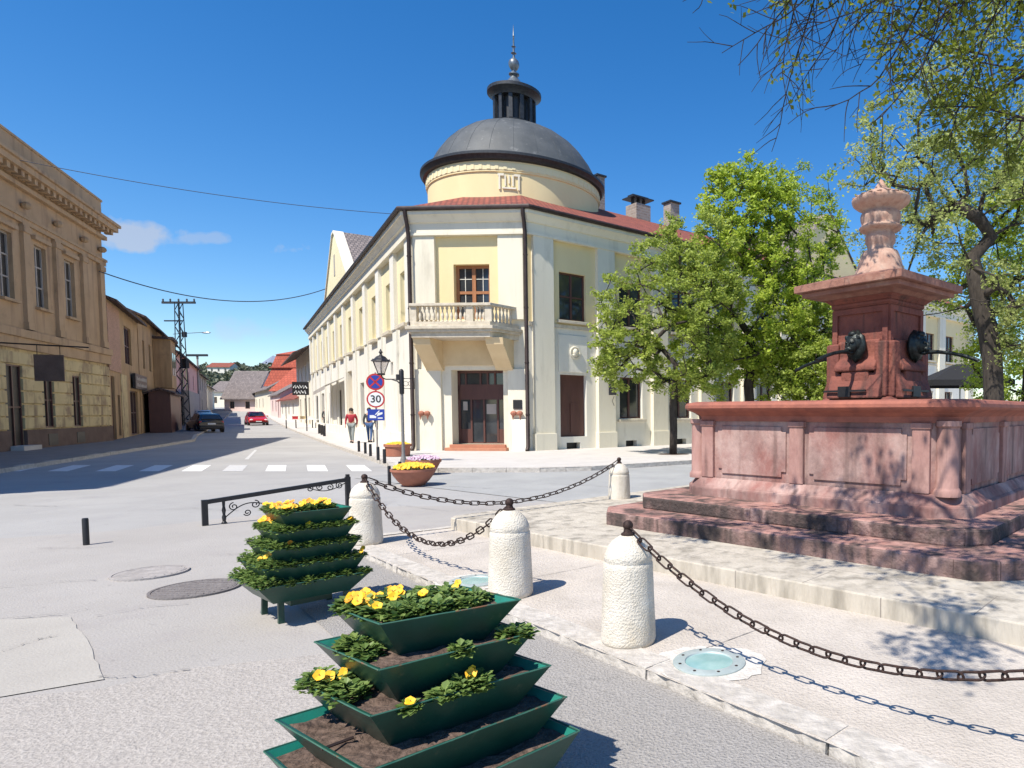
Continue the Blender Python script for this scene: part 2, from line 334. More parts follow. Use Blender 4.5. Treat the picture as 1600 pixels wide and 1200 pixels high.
m_clear = bpy.data.materials.new('clear_lamp_glass'); m_clear.use_nodes = True
_n, _l = m_clear.node_tree.nodes, m_clear.node_tree.links; _t = _n.new('ShaderNodeBsdfTransparent'); _t.inputs[0].default_value = (.93, .90, .89, 1); _m = _n.new('ShaderNodeMixShader'); _m.inputs[0].default_value = .72
_n['Principled BSDF'].inputs['Base Color'].default_value = (.75, .70, .68, 1); _n['Principled BSDF'].inputs['Roughness'].default_value = .15
_l.new(_n['Principled BSDF'].outputs[0], _m.inputs[1]); _l.new(_t.outputs[0], _m.inputs[2]); _l.new(_m.outputs[0], _n['Material Output'].inputs[0])
m_white2 = mat('white_paint', (.80, .80, .78), rough=.5)
m_signred = mat('sign_red', (.50, .03, .03), rough=.4)
m_signblue = mat('sign_blue', (.02, .05, .33), rough=.4)
m_signink = mat('sign_ink', (.03, .03, .03), rough=.5)
m_skin = mat('skin', (.48, .27, .19), rough=.55)
# ------------------------------------------------------------ setting
def grid(name, xs, ys, f, m, label=None, kind='structure'):
    mb = MB(); nx = len(xs)
    vs = [(x, y, f(x, y)) for y in ys for x in xs]
    fs = [(j*nx+i, j*nx+i+1, (j+1)*nx+i+1, (j+1)*nx+i) for j in range(len(ys)-1) for i in range(nx-1)]
    mb.add(vs, fs); o = mb.build(name, m, smooth='all'); tag(o, label, kind=kind); return o
ys = [-200, -60, -20, 0, 10, 20, 26, 30]+[30+i*6 for i in range(1, 25)]+[190, 220, 260, 320, 500, 1000, 2500, 5000]
xs = [-3000, -1200, -500, -250, -140, -100, -80, -60, -40, -20, 0, 20, 40, 80, 160, 400, 1200, 3000]
def gf(x, y): return gz(min(y, 200))
grid('road', xs, ys, gf, m_asph, 'grey sunlit asphalt of the street and crossing')
def sheet(name, pts, z, m, label, cat=None, kind='structure', wob=0.0, seed=1, follow=False):
    rnd = random.Random(seed); out = []
    n = len(pts)
    for i in range(n):
        a, b = pts[i], pts[(i+1) % n]; L_ = math.dist(a[:2], b[:2]); k = max(1, int(L_/.12)) if wob else 1
        k = min(k, 160)
        for j in range(k):
            t = j/k; x, y = a[0]+(b[0]-a[0])*t, a[1]+(b[1]-a[1])*t
            if wob: x += rnd.uniform(-wob, wob); y += rnd.uniform(-wob, wob)
            out.append((x, y, z))
    mb = MB(); mb.poly(out); o = mb.build(name, m)
    tag(o, label, cat, kind=kind); return o
g = lambda px, py, z=0: G(px, py, z)
# near paving and patches
sheet('paved_area', [(-26, 5.2), (-14.6, 6.9), g(0, 842), g(200, 828), g(330, 812), g(560, 792), g(800, 790), g(950, 772), (2, 13.8), (9, 20), (14, -12), (-26, -12)], .004, m_pink, 'pale pinkish worn paving in front of the street', wob=.012)
sheet('side_street', [(-6.2, 14.2), (-2.6, 11.6), (6, 16.2), (30, 39), (26, 44), (-.2, 20.7), (-2, 18.6), (-4.5, 17.5), (-8.2, 17.4), (-8.6, 16.0)], .009, m_cross, 'darker grey asphalt of the side street', wob=.01)
sheet('coarse_paving', [g(-120, 1112), g(0, 1095), g(165, 1076), g(300, 1046), g(520, 1022), g(640, 985), g(800, 985), (-1.2, 4.45), (.6, 2.7), (3.2, .3), (3, -3), (-6, -3)], .008, m_coarse, 'coarse gritty concrete in the foreground', wob=.012, seed=4)
sheet('pale_patch', [g(-150, 975), g(0, 970), g(110, 966), g(140, 1010), g(163, 1064), g(0, 1092), g(-150, 1106)], .0105, m_patch, 'smooth yellowish concrete patch at the left foreground', wob=.008, seed=3)
mb = MB(); ra_ = [(-4.2, 7.5), (-2.99, 6.26), (-1.241, 4.562), (.534, 2.888), (3.2, .25), (5.4, -2)]; rb_ = [(-4.9, 6.9), (-3.6, 5.6), (-2.0, 3.9), (-.2, 2.15), (1.6, -.3), (3.6, -3)]
for i in range(5): mb.quad((*rb_[i], .012), (*rb_[i+1], .012), (*ra_[i+1], .062), (*ra_[i], .062))
tag(mb.build('rough_asphalt', m_rough), 'rough darker asphalt ramping up to the plaza kerb', kind='structure')
# cracks in the paving
def crack(pts, wd, seed):
    rnd = random.Random(seed); P_ = [G(*p, .0) for p in pts]; path = []
    for i in range(len(P_)-1):
        for j in range(10):
            t = j/10; path.append((P_[i][0]+(P_[i+1][0]-P_[i][0])*t+rnd.uniform(-.015, .015), P_[i][1]+(P_[i+1][1]-P_[i][1])*t+rnd.uniform(-.015, .015)))
    mb = MB()
    for i in range(len(path)-1):
        a, b = path[i], path[i+1]; w0 = wd*rnd.uniform(.4, 1.2)
        mb.quad((a[0], a[1]-w0, .019), (b[0], b[1]-w0, .019), (b[0], b[1]+w0, .019), (a[0], a[1]+w0, .019))
    return mb
m_crack = mat('crack', (.27, .25, .235), (.20, .185, .175), sc=20, rough=1)
mb = MB()
for i, (pts, wd) in enumerate([([(0, 1022), (60, 1002), (90, 996)], .006), ([(150, 965), (230, 950), (300, 945)], .004), ([(0, 970), (100, 962), (150, 950)], .005), ([(0, 920), (100, 910), (160, 908)], .004), ([(60, 858), (110, 858), (180, 855)], .005), ([(150, 1062), (210, 1060), (300, 1050)], .005), ([(620, 790), (700, 800), (760, 797), (840, 806)], .007), ([(200, 800), (300, 795), (380, 799)], .008), ([(20, 790), (90, 792), (160, 786)], .009), ([(690, 760), (760, 764), (860, 757), (960, 762)], .010), ([(330, 870), (380, 866), (420, 872)], .005), ([(700, 830), (760, 826), (800, 833)], .006)]):
    c_ = crack(pts, wd, i); mb.add(c_.v, c_.f)
tag(mb.build('paving_cracks', m_crack), 'thin dark cracks across the paving', kind='structure')
# plaza with rough kerb
pz = .12
K0, K1, K2, K3 = (6.4, -3.0), (-1.241, 4.562), (-4.35, 7.62), (-1.5, 10.2)
KE = (14.0, 24.5); 
plz = [(6.4, -3.0), (.534, 2.888), (-1.241, 4.562), (-2.989, 6.26), K2, K3, KE, (26, 20), (22, -3)]
sheet('plaza', plz, pz, m_plaza, 'pale stone plaza around the fountain', wob=0)
def kerbline(name, pts, z0, z1, wid, m, label, seed, rough=.012, L0=.9, zf=None):
    rnd = random.Random(seed); mb = MB()
    for i in range(len(pts)-1):
        a, b = Vector(pts[i][:2]), Vector(pts[i+1][:2]); L_ = (b-a).length; n = max(1, round(L_/L0)); t = (b-a)/L_; nn = Vector((t.y, -t.x))
        for j in range(n):
            p0 = a+t*(L_*j/n+.006); p1 = a+t*(L_*(j+1)/n-.006); sub = max(2, int((p1-p0).length/.06)) if rough > .005 else 1
            out = [p0+(p1-p0)*k/sub+nn*rnd.uniform(-rough, rough) for k in range(sub+1)]
            top = [q-nn*abs(rnd.uniform(0, rough*1.4)) for q in out]
            inn = [p0-nn*wid, p1-nn*wid]
            za = zf(p0.y) if zf else 0; zb = zf(p1.y) if zf else 0
            z1_ = z1+rnd.uniform(-.003, .003)
            nO = len(out)
            vs = [(q.x, q.y, z0+za+(zb-za)*k/sub) for k, q in enumerate(out)]+[(q.x, q.y, z1_+za+(zb-za)*k/sub) for k, q in enumerate(top)]+[(inn[0].x, inn[0].y, z1_+za), (inn[1].x, inn[1].y, z1_+zb)]
            fs = [(k+1, k, nO+k, nO+k+1) for k in range(nO-1)]+[tuple([nO+k for k in range(nO)]+[2*nO+1, 2*nO])[::-1]]
            fs += [(0, 2*nO, nO), (nO-1, 2*nO-1, 2*nO+1)]
            mb.add(vs, fs)
    return tag(mb.build(name, m), label, kind='structure')
kerbline('plaza_kerb', [(-4.35, 7.62), (-2.989, 6.26), (-1.241, 4.562), (.534, 2.888), (6.4, -3.0)], -.02, pz+.006, .2, m_kerb, 'rough broken stone kerb of the plaza', 5, rough=.013, L0=1.3)
kerbline('plaza_kerb', [KE, K3, K2], -.02, pz+.006, .14, m_kerb, 'pale kerb along the far side of the plaza', 6, rough=.006)
# pavement in front of the corner building
A, B = (-11.45, 25.98), (-6.93, 25.70)
TL, TR = (-.58, .815), (.728, .686)
def on(o, t, k): return (o[0]+t[0]*k, o[1]+t[1]*k)
pv_edge = [(-120, 179)] + [on((-9.5, 19.5), (-.5797, .8148), k) for k in (110, 90, 75, 60, 50, 40, 30, 20, 10, 0)] + [(-8.9, 18.4), (-8.2, 17.75), (-7.2, 17.55), (-4.5, 17.65), (-3.2, 18.1), (-.5, 20.5), (8, 28.5), (26, 45.5)]
mb = MB(); ins = [on(A, TL, k) for k in (115, 90, 75, 60, 50, 40, 30, 20, 10, 0)]
ed = pv_edge[1:11]
# strip along the street, following the rise
for i in range(9):
    a, b, c, d = ed[i], ed[i+1], ins[i+1], ins[i]
    mb.quad((a[0], a[1], .12+gz(a[1])), (b[0], b[1], .12+gz(b[1])), (c[0]+.5, c[1], .12+gz(c[1])), (d[0]+.5, d[1], .12+gz(d[1])))
mb.poly([(p[0], p[1], .12) for p in [pv_edge[10]]+pv_edge[11:]]+[(26, 60, .12), (-6, 40, .12), (A[0]+.5, A[1], .12)])
tag(mb.build('pavement', m_pave), 'pale pavement around the corner building', kind='structure')
kerbline('kerb', pv_edge[1:], -.02, .124, .16, m_kerb, 'kerb of the pavement around the corner building', 7, rough=.004, zf=gz)
# left building line and pavement
LBo, LBt = (-18.0, 7.0), (-.441, .898)           # near end, direction away
C0 = on(LBo, LBt, 31.2)
TW = (-.57, .822)
def lbp(k, off): return (LBo[0]+LBt[0]*k+LBt[1]*off, LBo[1]+LBt[1]*k-LBt[0]*off)
def rwp(k, off): return (C0[0]+TW[0]*k+TW[1]*off, C0[1]+TW[1]*k-TW[0]*off)
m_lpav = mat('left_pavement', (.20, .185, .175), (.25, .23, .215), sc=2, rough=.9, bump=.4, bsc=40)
mb = MB(); prev = None
edge = [(lbp(-12, 4.1), lbp(-12, 0)), (lbp(0, 4.1), lbp(0, 0)), (lbp(31.2, 3.6), C0)]+[(rwp(k, 3.2), rwp(k, 0)) for k in (8, 20, 35, 60, 90, 125)]
for i in range(len(edge)-1):
    (a, d), (b, c) = edge[i], edge[i+1]
    mb.quad((d[0], d[1], .12+gz(d[1])), (a[0], a[1], .12+gz(a[1])), (b[0], b[1], .12+gz(b[1])), (c[0], c[1], .12+gz(c[1])))
tag(mb.build('pavement', m_lpav), 'grey pavement along the left row of buildings', kind='structure')
kerbline('kerb', [e[0] for e in edge], -.02, .124, .16, m_kerb, 'kerb along the left row of buildings', 8, rough=.004, zf=gz)
# crosswalk
mb = MB(); mb2 = MB()
sd_ = Vector((-.53, .848))
for i, px in enumerate([560, 495, 432, 368, 308, 245, 181, 110, 40]):
    c = G(px, 731.5, 0); L_, wd = 2.5, .56; c = Vector(c[:2]); pe = Vector((1, -.02)).normalized()
    q = [c-sd_*L_/2-pe*wd/2, c-sd_*L_/2+pe*wd/2, c+sd_*L_/2+pe*wd/2, c+sd_*L_/2-pe*wd/2]
    (mb2 if i == 3 else mb).quad(*[(v.x, v.y, .005) for v in q])
tag(mb.build('crosswalk_stripes', m_white), 'white painted crosswalk stripes across the street', kind='structure')
mb2.quad((*G(382, 718)[:2], .005), (*G(388, 718)[:2], .005), (*G(402, 703)[:2], .005), (*G(398, 703)[:2], .005))
tag(mb2.build('road_marking', m_fadew), 'worn faint road markings', kind='structure')
# manholes
def manhole(x, y, r, m, label):
    mb = MB(); mb.lathe([(r, .0), (r, .022), (r*.93, .022), (r*.93, .016), (r*.9, .016), (r*.9, .021), (r*.05, .021)], 40, (x, y, 0))
    for k in range(-4, 5):
        L_ = math.sqrt(max(0, (r*.86)**2-(k*r*.19)**2)); mb.box(x, y+k*r*.19, .02, 2*L_, r*.06, .025)
    tag(mb.build('manhole_cover', m), label, 'manhole cover', 'manhole covers in the paving')
p = G(306, 922); manhole(p[0], p[1], .34, m_manh, 'dark round manhole cover, the nearer one beside the far planter')
m_manh2 = mat('dusty_manhole', (.40, .37, .35), (.30, .275, .26), sc=9, rough=.9, bump=.4, bsc=60)
p = G(235, 897); manhole(p[0], p[1], .31, m_manh2, 'dusty pale manhole cover behind the dark one')
mb = MB()
for (x0, y0), (x1, y1) in (((-.34, 3.72), (.42, 4.5)), ((-2.0, 5.42), (-1.1, 6.3)), ((1.2, 2.25), (2.3, 3.35)), ((-3.3, 6.72), (-2.3, 7.7)), ((-.3, 6.0+.05), (-1.9, 7.35))):
    rj = random.Random(int(x0*10)); v = Vector((x1-x0, y1-y0)); nn = Vector((v.y, -v.x)).normalized()*.0035; N = 16
    for k in range(N):
        a = Vector((x0, y0))+v*k/N; b = Vector((x0, y0))+v*(k+1)/N; f = rj.uniform(.4, 1.1); mb.quad((*(a-nn*f), pz+.004), (*(b-nn*f), pz+.004), (*(b+nn*f), pz+.004), (*(a+nn*f), pz+.004))
tag(mb.build('plaza_joints', m_crack), 'fine dark joints in the plaza paving', kind='structure')
def floor_light(px, py, label):
    p = G(px, py, pz); e = empty('ground_light', label, 'ground light', 'glass lights set in the plaza', (p[0], p[1], pz))
    mb = MB(); mb.lathe([(.215, 0), (.215, .012), (.205, .016), (.145, .016), (.14, .008)], 40, cap=False); mb.build('ring', m_ring, e, smooth=True)
    MB().lathe([(.14, .004), (.14, .009), (.001, .011)], 32).build('glass', m_tealg, e, smooth=True)
    for k in range(8): MB().lathe([(.009, .012), (.009, .019)], 8, (.178*math.cos(k*.785+.3), .178*math.sin(k*.785+.3), 0)).build('screw', m_gut, e)
    rnd = random.Random(int(px)); pts = []
    for k in range(40):
        a = k/40*2*math.pi; r = .225+.055*max(abs(math.cos(a-.6)), abs(math.sin(a-.6)))*1.0+rnd.uniform(-.016, .016)
        pts.append((p[0]+r*math.cos(a)*1.25, p[1]+r*math.sin(a), pz+.004))
    tag(MB().poly(pts).build('cement_patch', m_cement), 'white cement smeared around the glass light', kind='structure')
floor_light(1108, 1036, 'round teal glass ground light in front of the nearest bollard')
floor_light(742, 909, 'round glass ground light behind the middle bollard')
# ------------------------------------------------------------ corner building
bld = empty('corner_building', 'cream and yellow corner building with grey dome and balcony above its door', 'building', loc=(0, 0, 0))
fE = Fr(A, (B[0]-A[0], B[1]-A[1])); WE = math.dist(A, B)
fR = Fr(B, TR); LR = 38.0
LLn = 44.0
endL = on(A, TL, LLn); fL = Fr(endL, (-TL[0], -TL[1]))      # s from far end to A
def sL(t): return LLn-t
Z1, ZF, ZC, ZE = 5.2, 8.42, 9.2, 9.62
# entrance facade
up = MB(); wall(up, fE, 0, WE, Z1, ZF, [(1.6, 3.02, 4.85+.4, 7.35, .3)]); up.build('upper_wall', m_yel, bld)
lo = MB(); wall(lo, fE, 0, WE, .1, Z1, [(1.42, 3.5, .36, 3.28, .75)]); lo.build('lower_wall', m_cream, bld)
pil = MB()
for a, b in ((.06, .92), (3.42, 4.40)):
    m_ = MB(); fE.box(m_, a, b, 0, .16, Z1, ZF-.001); m_.build('pilaster', m_cream, bld)
m_ = MB(); fE.box(m_, -.0, 1.05, 0, .12, .1, 3.3); m_.build('door_pier', m_cream, bld, bevel=.01); m_ = MB(); fE.box(m_, 3.72, WE, 0, .12, .1, 3.3); m_.build('door_pier', m_cream, bld, bevel=.01)
m_ = MB(); fE.box(m_, 3.9, WE+.02, .12, .26, .1, 1.35); m_.build('plinth_block', m_wht, bld, bevel=.02)
m_ = MB(); fE.box(m_, 1.25, 3.7, -.2, .35, .1, .24); fE.box(m_, 1.35, 3.58, -.3, .12, .24, .36); m_.build('doorstep', m_terra, bld, bevel=.01)
# door
d0, d1 = 1.42, 3.5; dp = MB(); DD = -.6
fE.box(dp, d0, d1, DD-.06, DD, .36, .42); fE.box(dp, d0, d0+.09, DD-.06, DD+.04, .36, 3.28); fE.box(dp, d1-.09, d1, DD-.06, DD+.04, .36, 3.28)
fE.box(dp, d0, d1, DD-.06, DD+.04, 2.75-.62, 2.78-.05); fE.box(dp, d0, d1, DD-.06, DD+.04, 3.18, 3.28)
for k in range(1, 7):
    if k % 2 or k == 4: fE.box(dp, d0+k*.297, d0+k*.297+.07, DD-.06, DD+.02, 2.73, 3.18)
for s_ in (d0+.5, d0+1.02, d1-.5): fE.box(dp, s_, s_+.07, DD-.06, DD+.02, .42, 2.13)
fE.box(dp, d0+.09, d0+.5, DD-.05, DD, .42, .95); fE.box(dp, d1-.5, d1-.09, DD-.05, DD, .42, .95)
door = dp.build('door', m_dwood, bld)
gl = MB(); fE.box(gl, d0+.05, d1-.05, DD-.05, DD-.03, .42, 3.2); gl.build('glass_pane', m_glass, door)
pn = MB(); fE.box(pn, 1.38, 3.54, -.77, -.74, .2, 3.4); pn.build('hall_wall', m_dwood, bld)
nt = MB(); fE.box(nt, d0+1.15, d0+1.55, DD-.02, DD-.015, 1.55, 1.95); nt.build('notice', m_greyw, door); nt = MB(); fE.box(nt, d0+.2, d0+.38, DD+.005, DD+.01, 1.7, 2.05); nt.build('notice', m_greyw, door)
# upper window / balcony door
def window(fr, a0, a1, z0, z1, d, parent, cols=2, rows=2, fm=None, gm=None, sill=None, fw=.07, name='window', bars=None):
    mb = MB(); fr.box(mb, a0, a0+fw, d, d+.06, z0, z1); fr.box(mb, a1-fw, a1, d, d+.06, z0, z1); fr.box(mb, a0+fw, a1-fw, d, d+.06, z0, z0+fw); fr.box(mb, a0+fw, a1-fw, d, d+.06, z1-fw, z1)
    for i in range(1, cols): c = a0+(a1-a0)*i/cols; fr.box(mb, c-fw*.6, c+fw*.6, d+.002, d+.058, z0+fw, z1-fw)
    for j in range(1, rows): c = z0+(z1-z0)*j/rows; fr.box(mb, a0+fw, a1-fw, d+.006, d+.05, c-fw*.45, c+fw*.45)
    o = mb.build(name, fm or m_dwood, parent)
    g_ = MB(); fr.box(g_, a0+.01, a1-.01, d-.02, d+.01, z0+.01, z1-.01); g_.build('pane', gm or m_glass, o)
    if bars:
        b_ = MB()
        for i in range(cols):
            c = a0+(a1-a0)*(i+.5)/cols; fr.box(b_, c-.012, c+.012, d+.012, d+.03, z0+fw, z1-fw)
        for j in range(rows):
            c = z0+(z1-z0)*(j+.5)/rows; fr.box(b_, a0+fw, a1-fw, d+.012, d+.03, c-.012, c+.012)
        b_.build('glazing_bar', m_wht, o)
    if sill:
        s_ = MB(); fr.box(s_, a0-.12, a1+.12, -.05 if d > -.1 else d+.1, .16, z0-.14, z0-.03); s_.build('sill', sill, o, bevel=.01)
    return o
window(fE, 1.6, 3.02, 5.25, 7.35, -.28, bld, 2, 2, m_wood, m_glass, fw=.12, name='balcony_door', bars=True)
# balcony
bal = MB(); balp = [(.0, .0), (.5, 1.25), (3.5, 1.25), (4.15, .0)]
def bpts(o=0.0): return [fE.p(balp[0][0]-o, 0.0, 0)[:2], fE.p(balp[1][0]-o, 1.25+o, 0)[:2], fE.p(balp[2][0]+o, 1.25+o, 0)[:2], fE.p(balp[3][0]+o, 0, 0)[:2]]
bal.prism(bpts(.0)[::1], 4.40, 4.60); bal.prism(bpts(.10), 4.60, 4.70); bal.prism(bpts(.16), 4.70, 4.82); bal.prism(bpts(.02), 4.82, 4.98)
bo = bal.build('balcony', m_balc, bld, bevel=.01)
ra = MB(); ra.prism([*bpts(.05)[:4], fE.p(3.92, 0, 0)[:2], fE.p(3.38, 1.02, 0)[:2], fE.p(.62, 1.02, 0)[:2], fE.p(.24, 0, 0)[:2]], 5.56, 5.66); ra.build('handrail', m_balc, bo, bevel=.01)
def balpoint(k):  # along polyline
    pts = [(.09, .05), (.55, 1.13), (3.43, 1.13), (4.02, .05)]; return pts
seg = balpoint(0)
piers = [(0.56, 1.13), (2.72, 1.13), (3.43, 1.13)]
for s_, d_ in piers:
    m_ = MB(); fE.box(m_, s_-.13, s_+.13, d_-.09, d_+.09, 4.98, 5.56); m_.build('pier', m_balc, bo)
bprof = [(.045, 0), (.055, .03), (.03, .07), (.06, .2), (.055, .26), (.028, .38), (.025, .44), (.055, .5), (.05, .58)]
bmesh_ = None
def baluster(s_, d_):
    global bmesh_
    p = fE.p(s_, d_, 4.98)
    if bmesh_ is None:
        o = MB().lathe(bprof, 10).build('baluster', m_balc, bo, smooth=True); bmesh_ = o
    else:
        o = bmesh_.copy(); col.objects.link(o); o.parent = bo
    o.location = p
for k in range(11): baluster(.80+k*.172, 1.13)
for k in range(3): baluster(2.97+k*.13, 1.13)
for k in range(6): t = (k+1)/7; baluster(3.43+.56*t, 1.13-1.05*t)
for k in range(6): t = (k+1)/7; baluster(.10+.44*t, .08+1.05*t)
for a, b in ((.5, 1.16), (3.28, 3.94)):
    m_ = MB(); fE.wedge(m_, a, b, [(.0, 3.25), (.16, 3.25), (.22, 3.33), (1.1, 4.15), (1.16, 4.4), (0, 4.4)]); m_.build('corbel', m_sandw, bo)
m_ = MB(); fE.box(m_, 1.16, 3.28, .0, .10, 3.45, 4.4); m_.build('balcony_back', m_sandw, bo)
# wall plaques and small brackets
m_ = MB(); fE.box(m_, 3.93, 4.28, .125, .15, 1.75, 2.1); pq = m_.build('plaque', m_black, bld)
for s_ in (.42, 4.1):
    m_ = MB()
    for k in (-.12, .12): m_.sphere(fE.p(s_+k, .24, 1.58), (.13, .10, .10), 8, 6); m_.lathe([(.01, -.22), (.06, 0)], 8, fE.p(s_+k*1.2, .26, 1.55))
    m_.build('wall_flower_basket', m_bowl, bld)
# eaves: frieze, cornice, roofs follow the corner line
def mitre(pts, off):       # offset polyline outward (to the right of travel from L end to R end)
    out = []
    for i, p in enumerate(pts):
        ns = []
        if i > 0: t = Vector((p[0]-pts[i-1][0], p[1]-pts[i-1][1])).normalized(); ns.append(Vector((t.y, -t.x)))
        if i < len(pts)-1: t = Vector((pts[i+1][0]-p[0], pts[i+1][1]-p[1])).normalized(); ns.append(Vector((t.y, -t.x)))
        if len(ns) == 1: q = Vector(p[:2])+ns[0]*off
        else:
            b_ = (ns[0]+ns[1]).normalized(); q = Vector(p[:2])+b_*off/b_.dot(ns[0])
        out.append((q.x, q.y))
    return out
endR = on(B, TR, LR); line = [endL, A, B, endR]
def run(o0, z0, o1, z1, mb):       # strip between two offset/height lines
    a, b = mitre(line, o0), mitre(line, o1)
    for i in range(3): mb.quad((*a[i], z0), (*a[i+1], z0), (*b[i+1], z1), (*b[i], z1))
m_ = MB()
for o0, z0, o1, z1 in [(0, ZF, .24, ZF), (.24, ZF, .24, ZF+.10), (.24, ZF+.10, .20, ZF+.10), (.20, ZF+.10, .20, 8.88), (.20, 8.88, .28, 8.9), (.28, 8.9, .32, 8.98), (.32, 8.98, .44, 9.14), (.44, 9.14, .48, 9.14), (.48, 9.14, .48, 9.28), (.48, 9.28, .4, 9.3), (.4, 9.3, 0, 9.4)]: run(o0, z0, o1, z1, m_)
m_.build('cornice', m_cream, bld)
g0 = mitre(line, .55); gm = MB(); gm.tube([(x, y, 9.36) for x, y in g0], .085, 8); gm.build('gutter', m_gut, bld, smooth=True)
inn = mitre(line, -4.9); eav = mitre(line, .55); bk = mitre(line, -10.4)
ZR = 9.38+5.45*.46
rf = MB()
for i in range(3):
    rf.quad((*eav[i], 9.36), (*eav[i+1], 9.36), (*inn[i+1], ZR), (*inn[i], ZR))
rb = mitre([endL, on(A, TL, 9)], -10.2); rc = mitre([on(B, TR, 9), endR], -10.2)
rf.quad((*inn[0], ZR), (*inn[1], ZR), (*rb[1], 9.36), (*rb[0], 9.36)); rf.quad((*inn[2], ZR), (*inn[3], ZR), (*rc[1], 9.36), (*rc[0], 9.36))
rf.build('roof', m_roof, bld)
m_ = MB(); m_.quad((*eav[0], 9.36), (*eav[1], 9.36), (*eav[2], 9.36), (*eav[3], 9.36)) if 0 else None
for i in range(3):
    a, b = mitre(line, .5), mitre(line, 0); m_.quad((*a[i], 9.32), (*b[i], 9.32), (*b[i+1], 9.32), (*a[i+1], 9.32))
# rear and end walls
m_.quad((*endL, 0), (*rb[0], 0), (*rb[0], 9.36), (*endL, 9.36)); m_.poly([(*endL, 9.36), (*rb[0], 9.36), (*inn[0], ZR-.05)])
m_.quad((*endR, 0), (*endR, 9.36), (*rc[1], 9.36), (*rc[1], 0)); m_.poly([(*endR, 9.36), (*inn[3], ZR-.05), (*rc[1], 9.36)])
m_.quad((*rb[0], 0), (*rb[1], 0), (*rb[1], 9.36), (*rb[0], 9.36)); m_.quad((*rc[0], 0), (*rc[1], 0), (*rc[1], 9.36), (*rc[0], 9.36)); m_.quad((*rb[1], 0), (*rc[0], 0), (*rc[0], 9.36), (*rb[1], 9.36))
m_.build('rear_wall', m_cream, bld)
# downpipes
for s_, fr in ((-.02, fE), (WE+.02, fE)):
    x = .13 if s_ > 1 else -.13
    e0 = fr.p(s_, .52, 9.3); pth = [e0, fr.p(s_, .50, 9.1), fr.p(s_, .38, 8.8), fr.p(s_, .32, 8.5), fr.p(s_, .28, 8.2), fr.p(s_, .28, .3), fr.p(s_, .4, .14)]
    mb = MB(); mb.tube(pth, .075, 10)
    for z in (1.5, 3.5, 5.6, 7.6): mb.lathe([(.09, 0), (.09, .05)], 10, (*fr.p(s_, .28, 0)[:2], z))
    mb.build('downpipe', m_gut, bld, smooth=True)
# left wing
wt = [2.0, 5.3, 9.3, 13.6, 18.0, 22.2, 26.4, 30.5, 34.6, 38.6, 42.2]
ops = [(sL(t)-.6, sL(t)+.6, 5.35, 7.45, .25) for t in wt]
m_ = MB(); wall(m_, fL, 0, LLn, Z1, ZF, ops); m_.build('upper_wall', m_yel2, bld)
lops = [(sL(t)-hw, sL(t)+hw, a, b, .3) for t, hw, a, b in [(4.9, .3, 3.3, 3.9), (7.2, .35, .9, 3.2), (13.8, .7, .9, 3.3), (18.7, .95, .25, 4.2), (24.5, 1.5, .6, 3.2), (29.5, .7, .25, 3.1), (34.5, 1.5, .6, 3.2), (40, .8, .25, 3.1)]]
m_ = MB(); wall(m_, fL, 0, LLn, 0, Z1, lops); m_.build('lower_wall', m_wht, bld)
for t in wt: window(fL, sL(t)-.6, sL(t)+.6, 5.35, 7.45, -.22, bld, 2, 2, m_wht, m_glassl)
for t in wt:
    m_ = MB(); fL.box(m_, sL(t)-.85, sL(t)+.85, 0, .2, 5.12, 5.28); m_.build('sill', m_balc, bld, bevel=.02)
for k, o_ in enumerate(lops):
    if k == 3:
        m_ = MB(); fL.box(m_, o_[0]-.05, o_[1]+.05, -.42, -.3, o_[2], o_[3]); m_.build('door_niche', m_sandw, bld)
    else: window(fL, o_[0], o_[1], o_[2], o_[3], -.25, bld, 2 if o_[1]-o_[0] > 1 else 1, 1, m_dwood, m_glass)
cuts = [0.45, 3.6, 7.3, 11.4, 15.8, 20.1, 24.3, 28.45, 32.5, 36.6, 40.5, 43.6]
for t in cuts:
    m_ = MB(); w_ = .42; fL.box(m_, sL(t)-w_, min(LLn, sL(t)+w_), 0, .16, Z1, ZF-.001); fL.box(m_, sL(t)-w_, min(LLn, sL(t)+w_), 0, .10, 0, Z1); m_.build('pilaster', m_wht, bld)
m_ = MB(); fL.box(m_, 0, LLn, 0, .13, 4.86, 5.10) if 0 else None
fL.box(m_, 0, LLn-.05, .0, .2, .0, .75); m_.build('plinth', m_wht, bld)
# gable of the left wing
gb = MB(); gs0, gs1, gm_ = sL(31), sL(16.5), sL(23.8)
gp = [(gs0, 9.25), (gs1, 9.25), (gm_+.5, 13.7), (gm_-.5, 13.7)]
def gable(fr, gp, dd=.1, th=.35):
    mb = MB(); n = len(gp); vs = [fr.p(a, dd, z) for a, z in gp]+[fr.p(a, dd-th, z) for a, z in gp]
    mb.add(vs, [tuple(range(n)), tuple(range(2*n-1, n-1, -1))]+[(i, n+i, n+(i+1) % n, (i+1) % n) for i in range(n)]); return mb
g1 = gable(fL, gp); gobj = g1.build('gable', m_yel2, bld)
cp = MB()
for (a0, z0), (a1, z1) in ((gp[0], gp[3]), (gp[3], gp[2]), (gp[2], gp[1])):
    vs = []
    for d_ in (.2, -.42):
        for a, z in ((a0, z0), (a1, z1)):
            for h in (0, .13): vs.append(fL.p(a, d_, z+h))
    cp.add(vs, [(0, 2, 3, 1), (4, 5, 7, 6), (1, 3, 7, 5), (0, 4, 6, 2), (0, 1, 5, 4), (2, 6, 7, 3)])
cp.build('coping', m_cream, gobj)
gr = MB(); bkd = -7.5
for (a0, z0), (a1, z1) in ((gp[0], gp[3]), (gp[2], gp[1])): gr.quad(fL.p(a0, -.35, z0+.1), fL.p(a1, -.35, z1+.1), fL.p(a1, bkd, z1+.1), fL.p(a0, bkd, z0+.1))
gr.build('gable_roof', m_roofg, gobj)
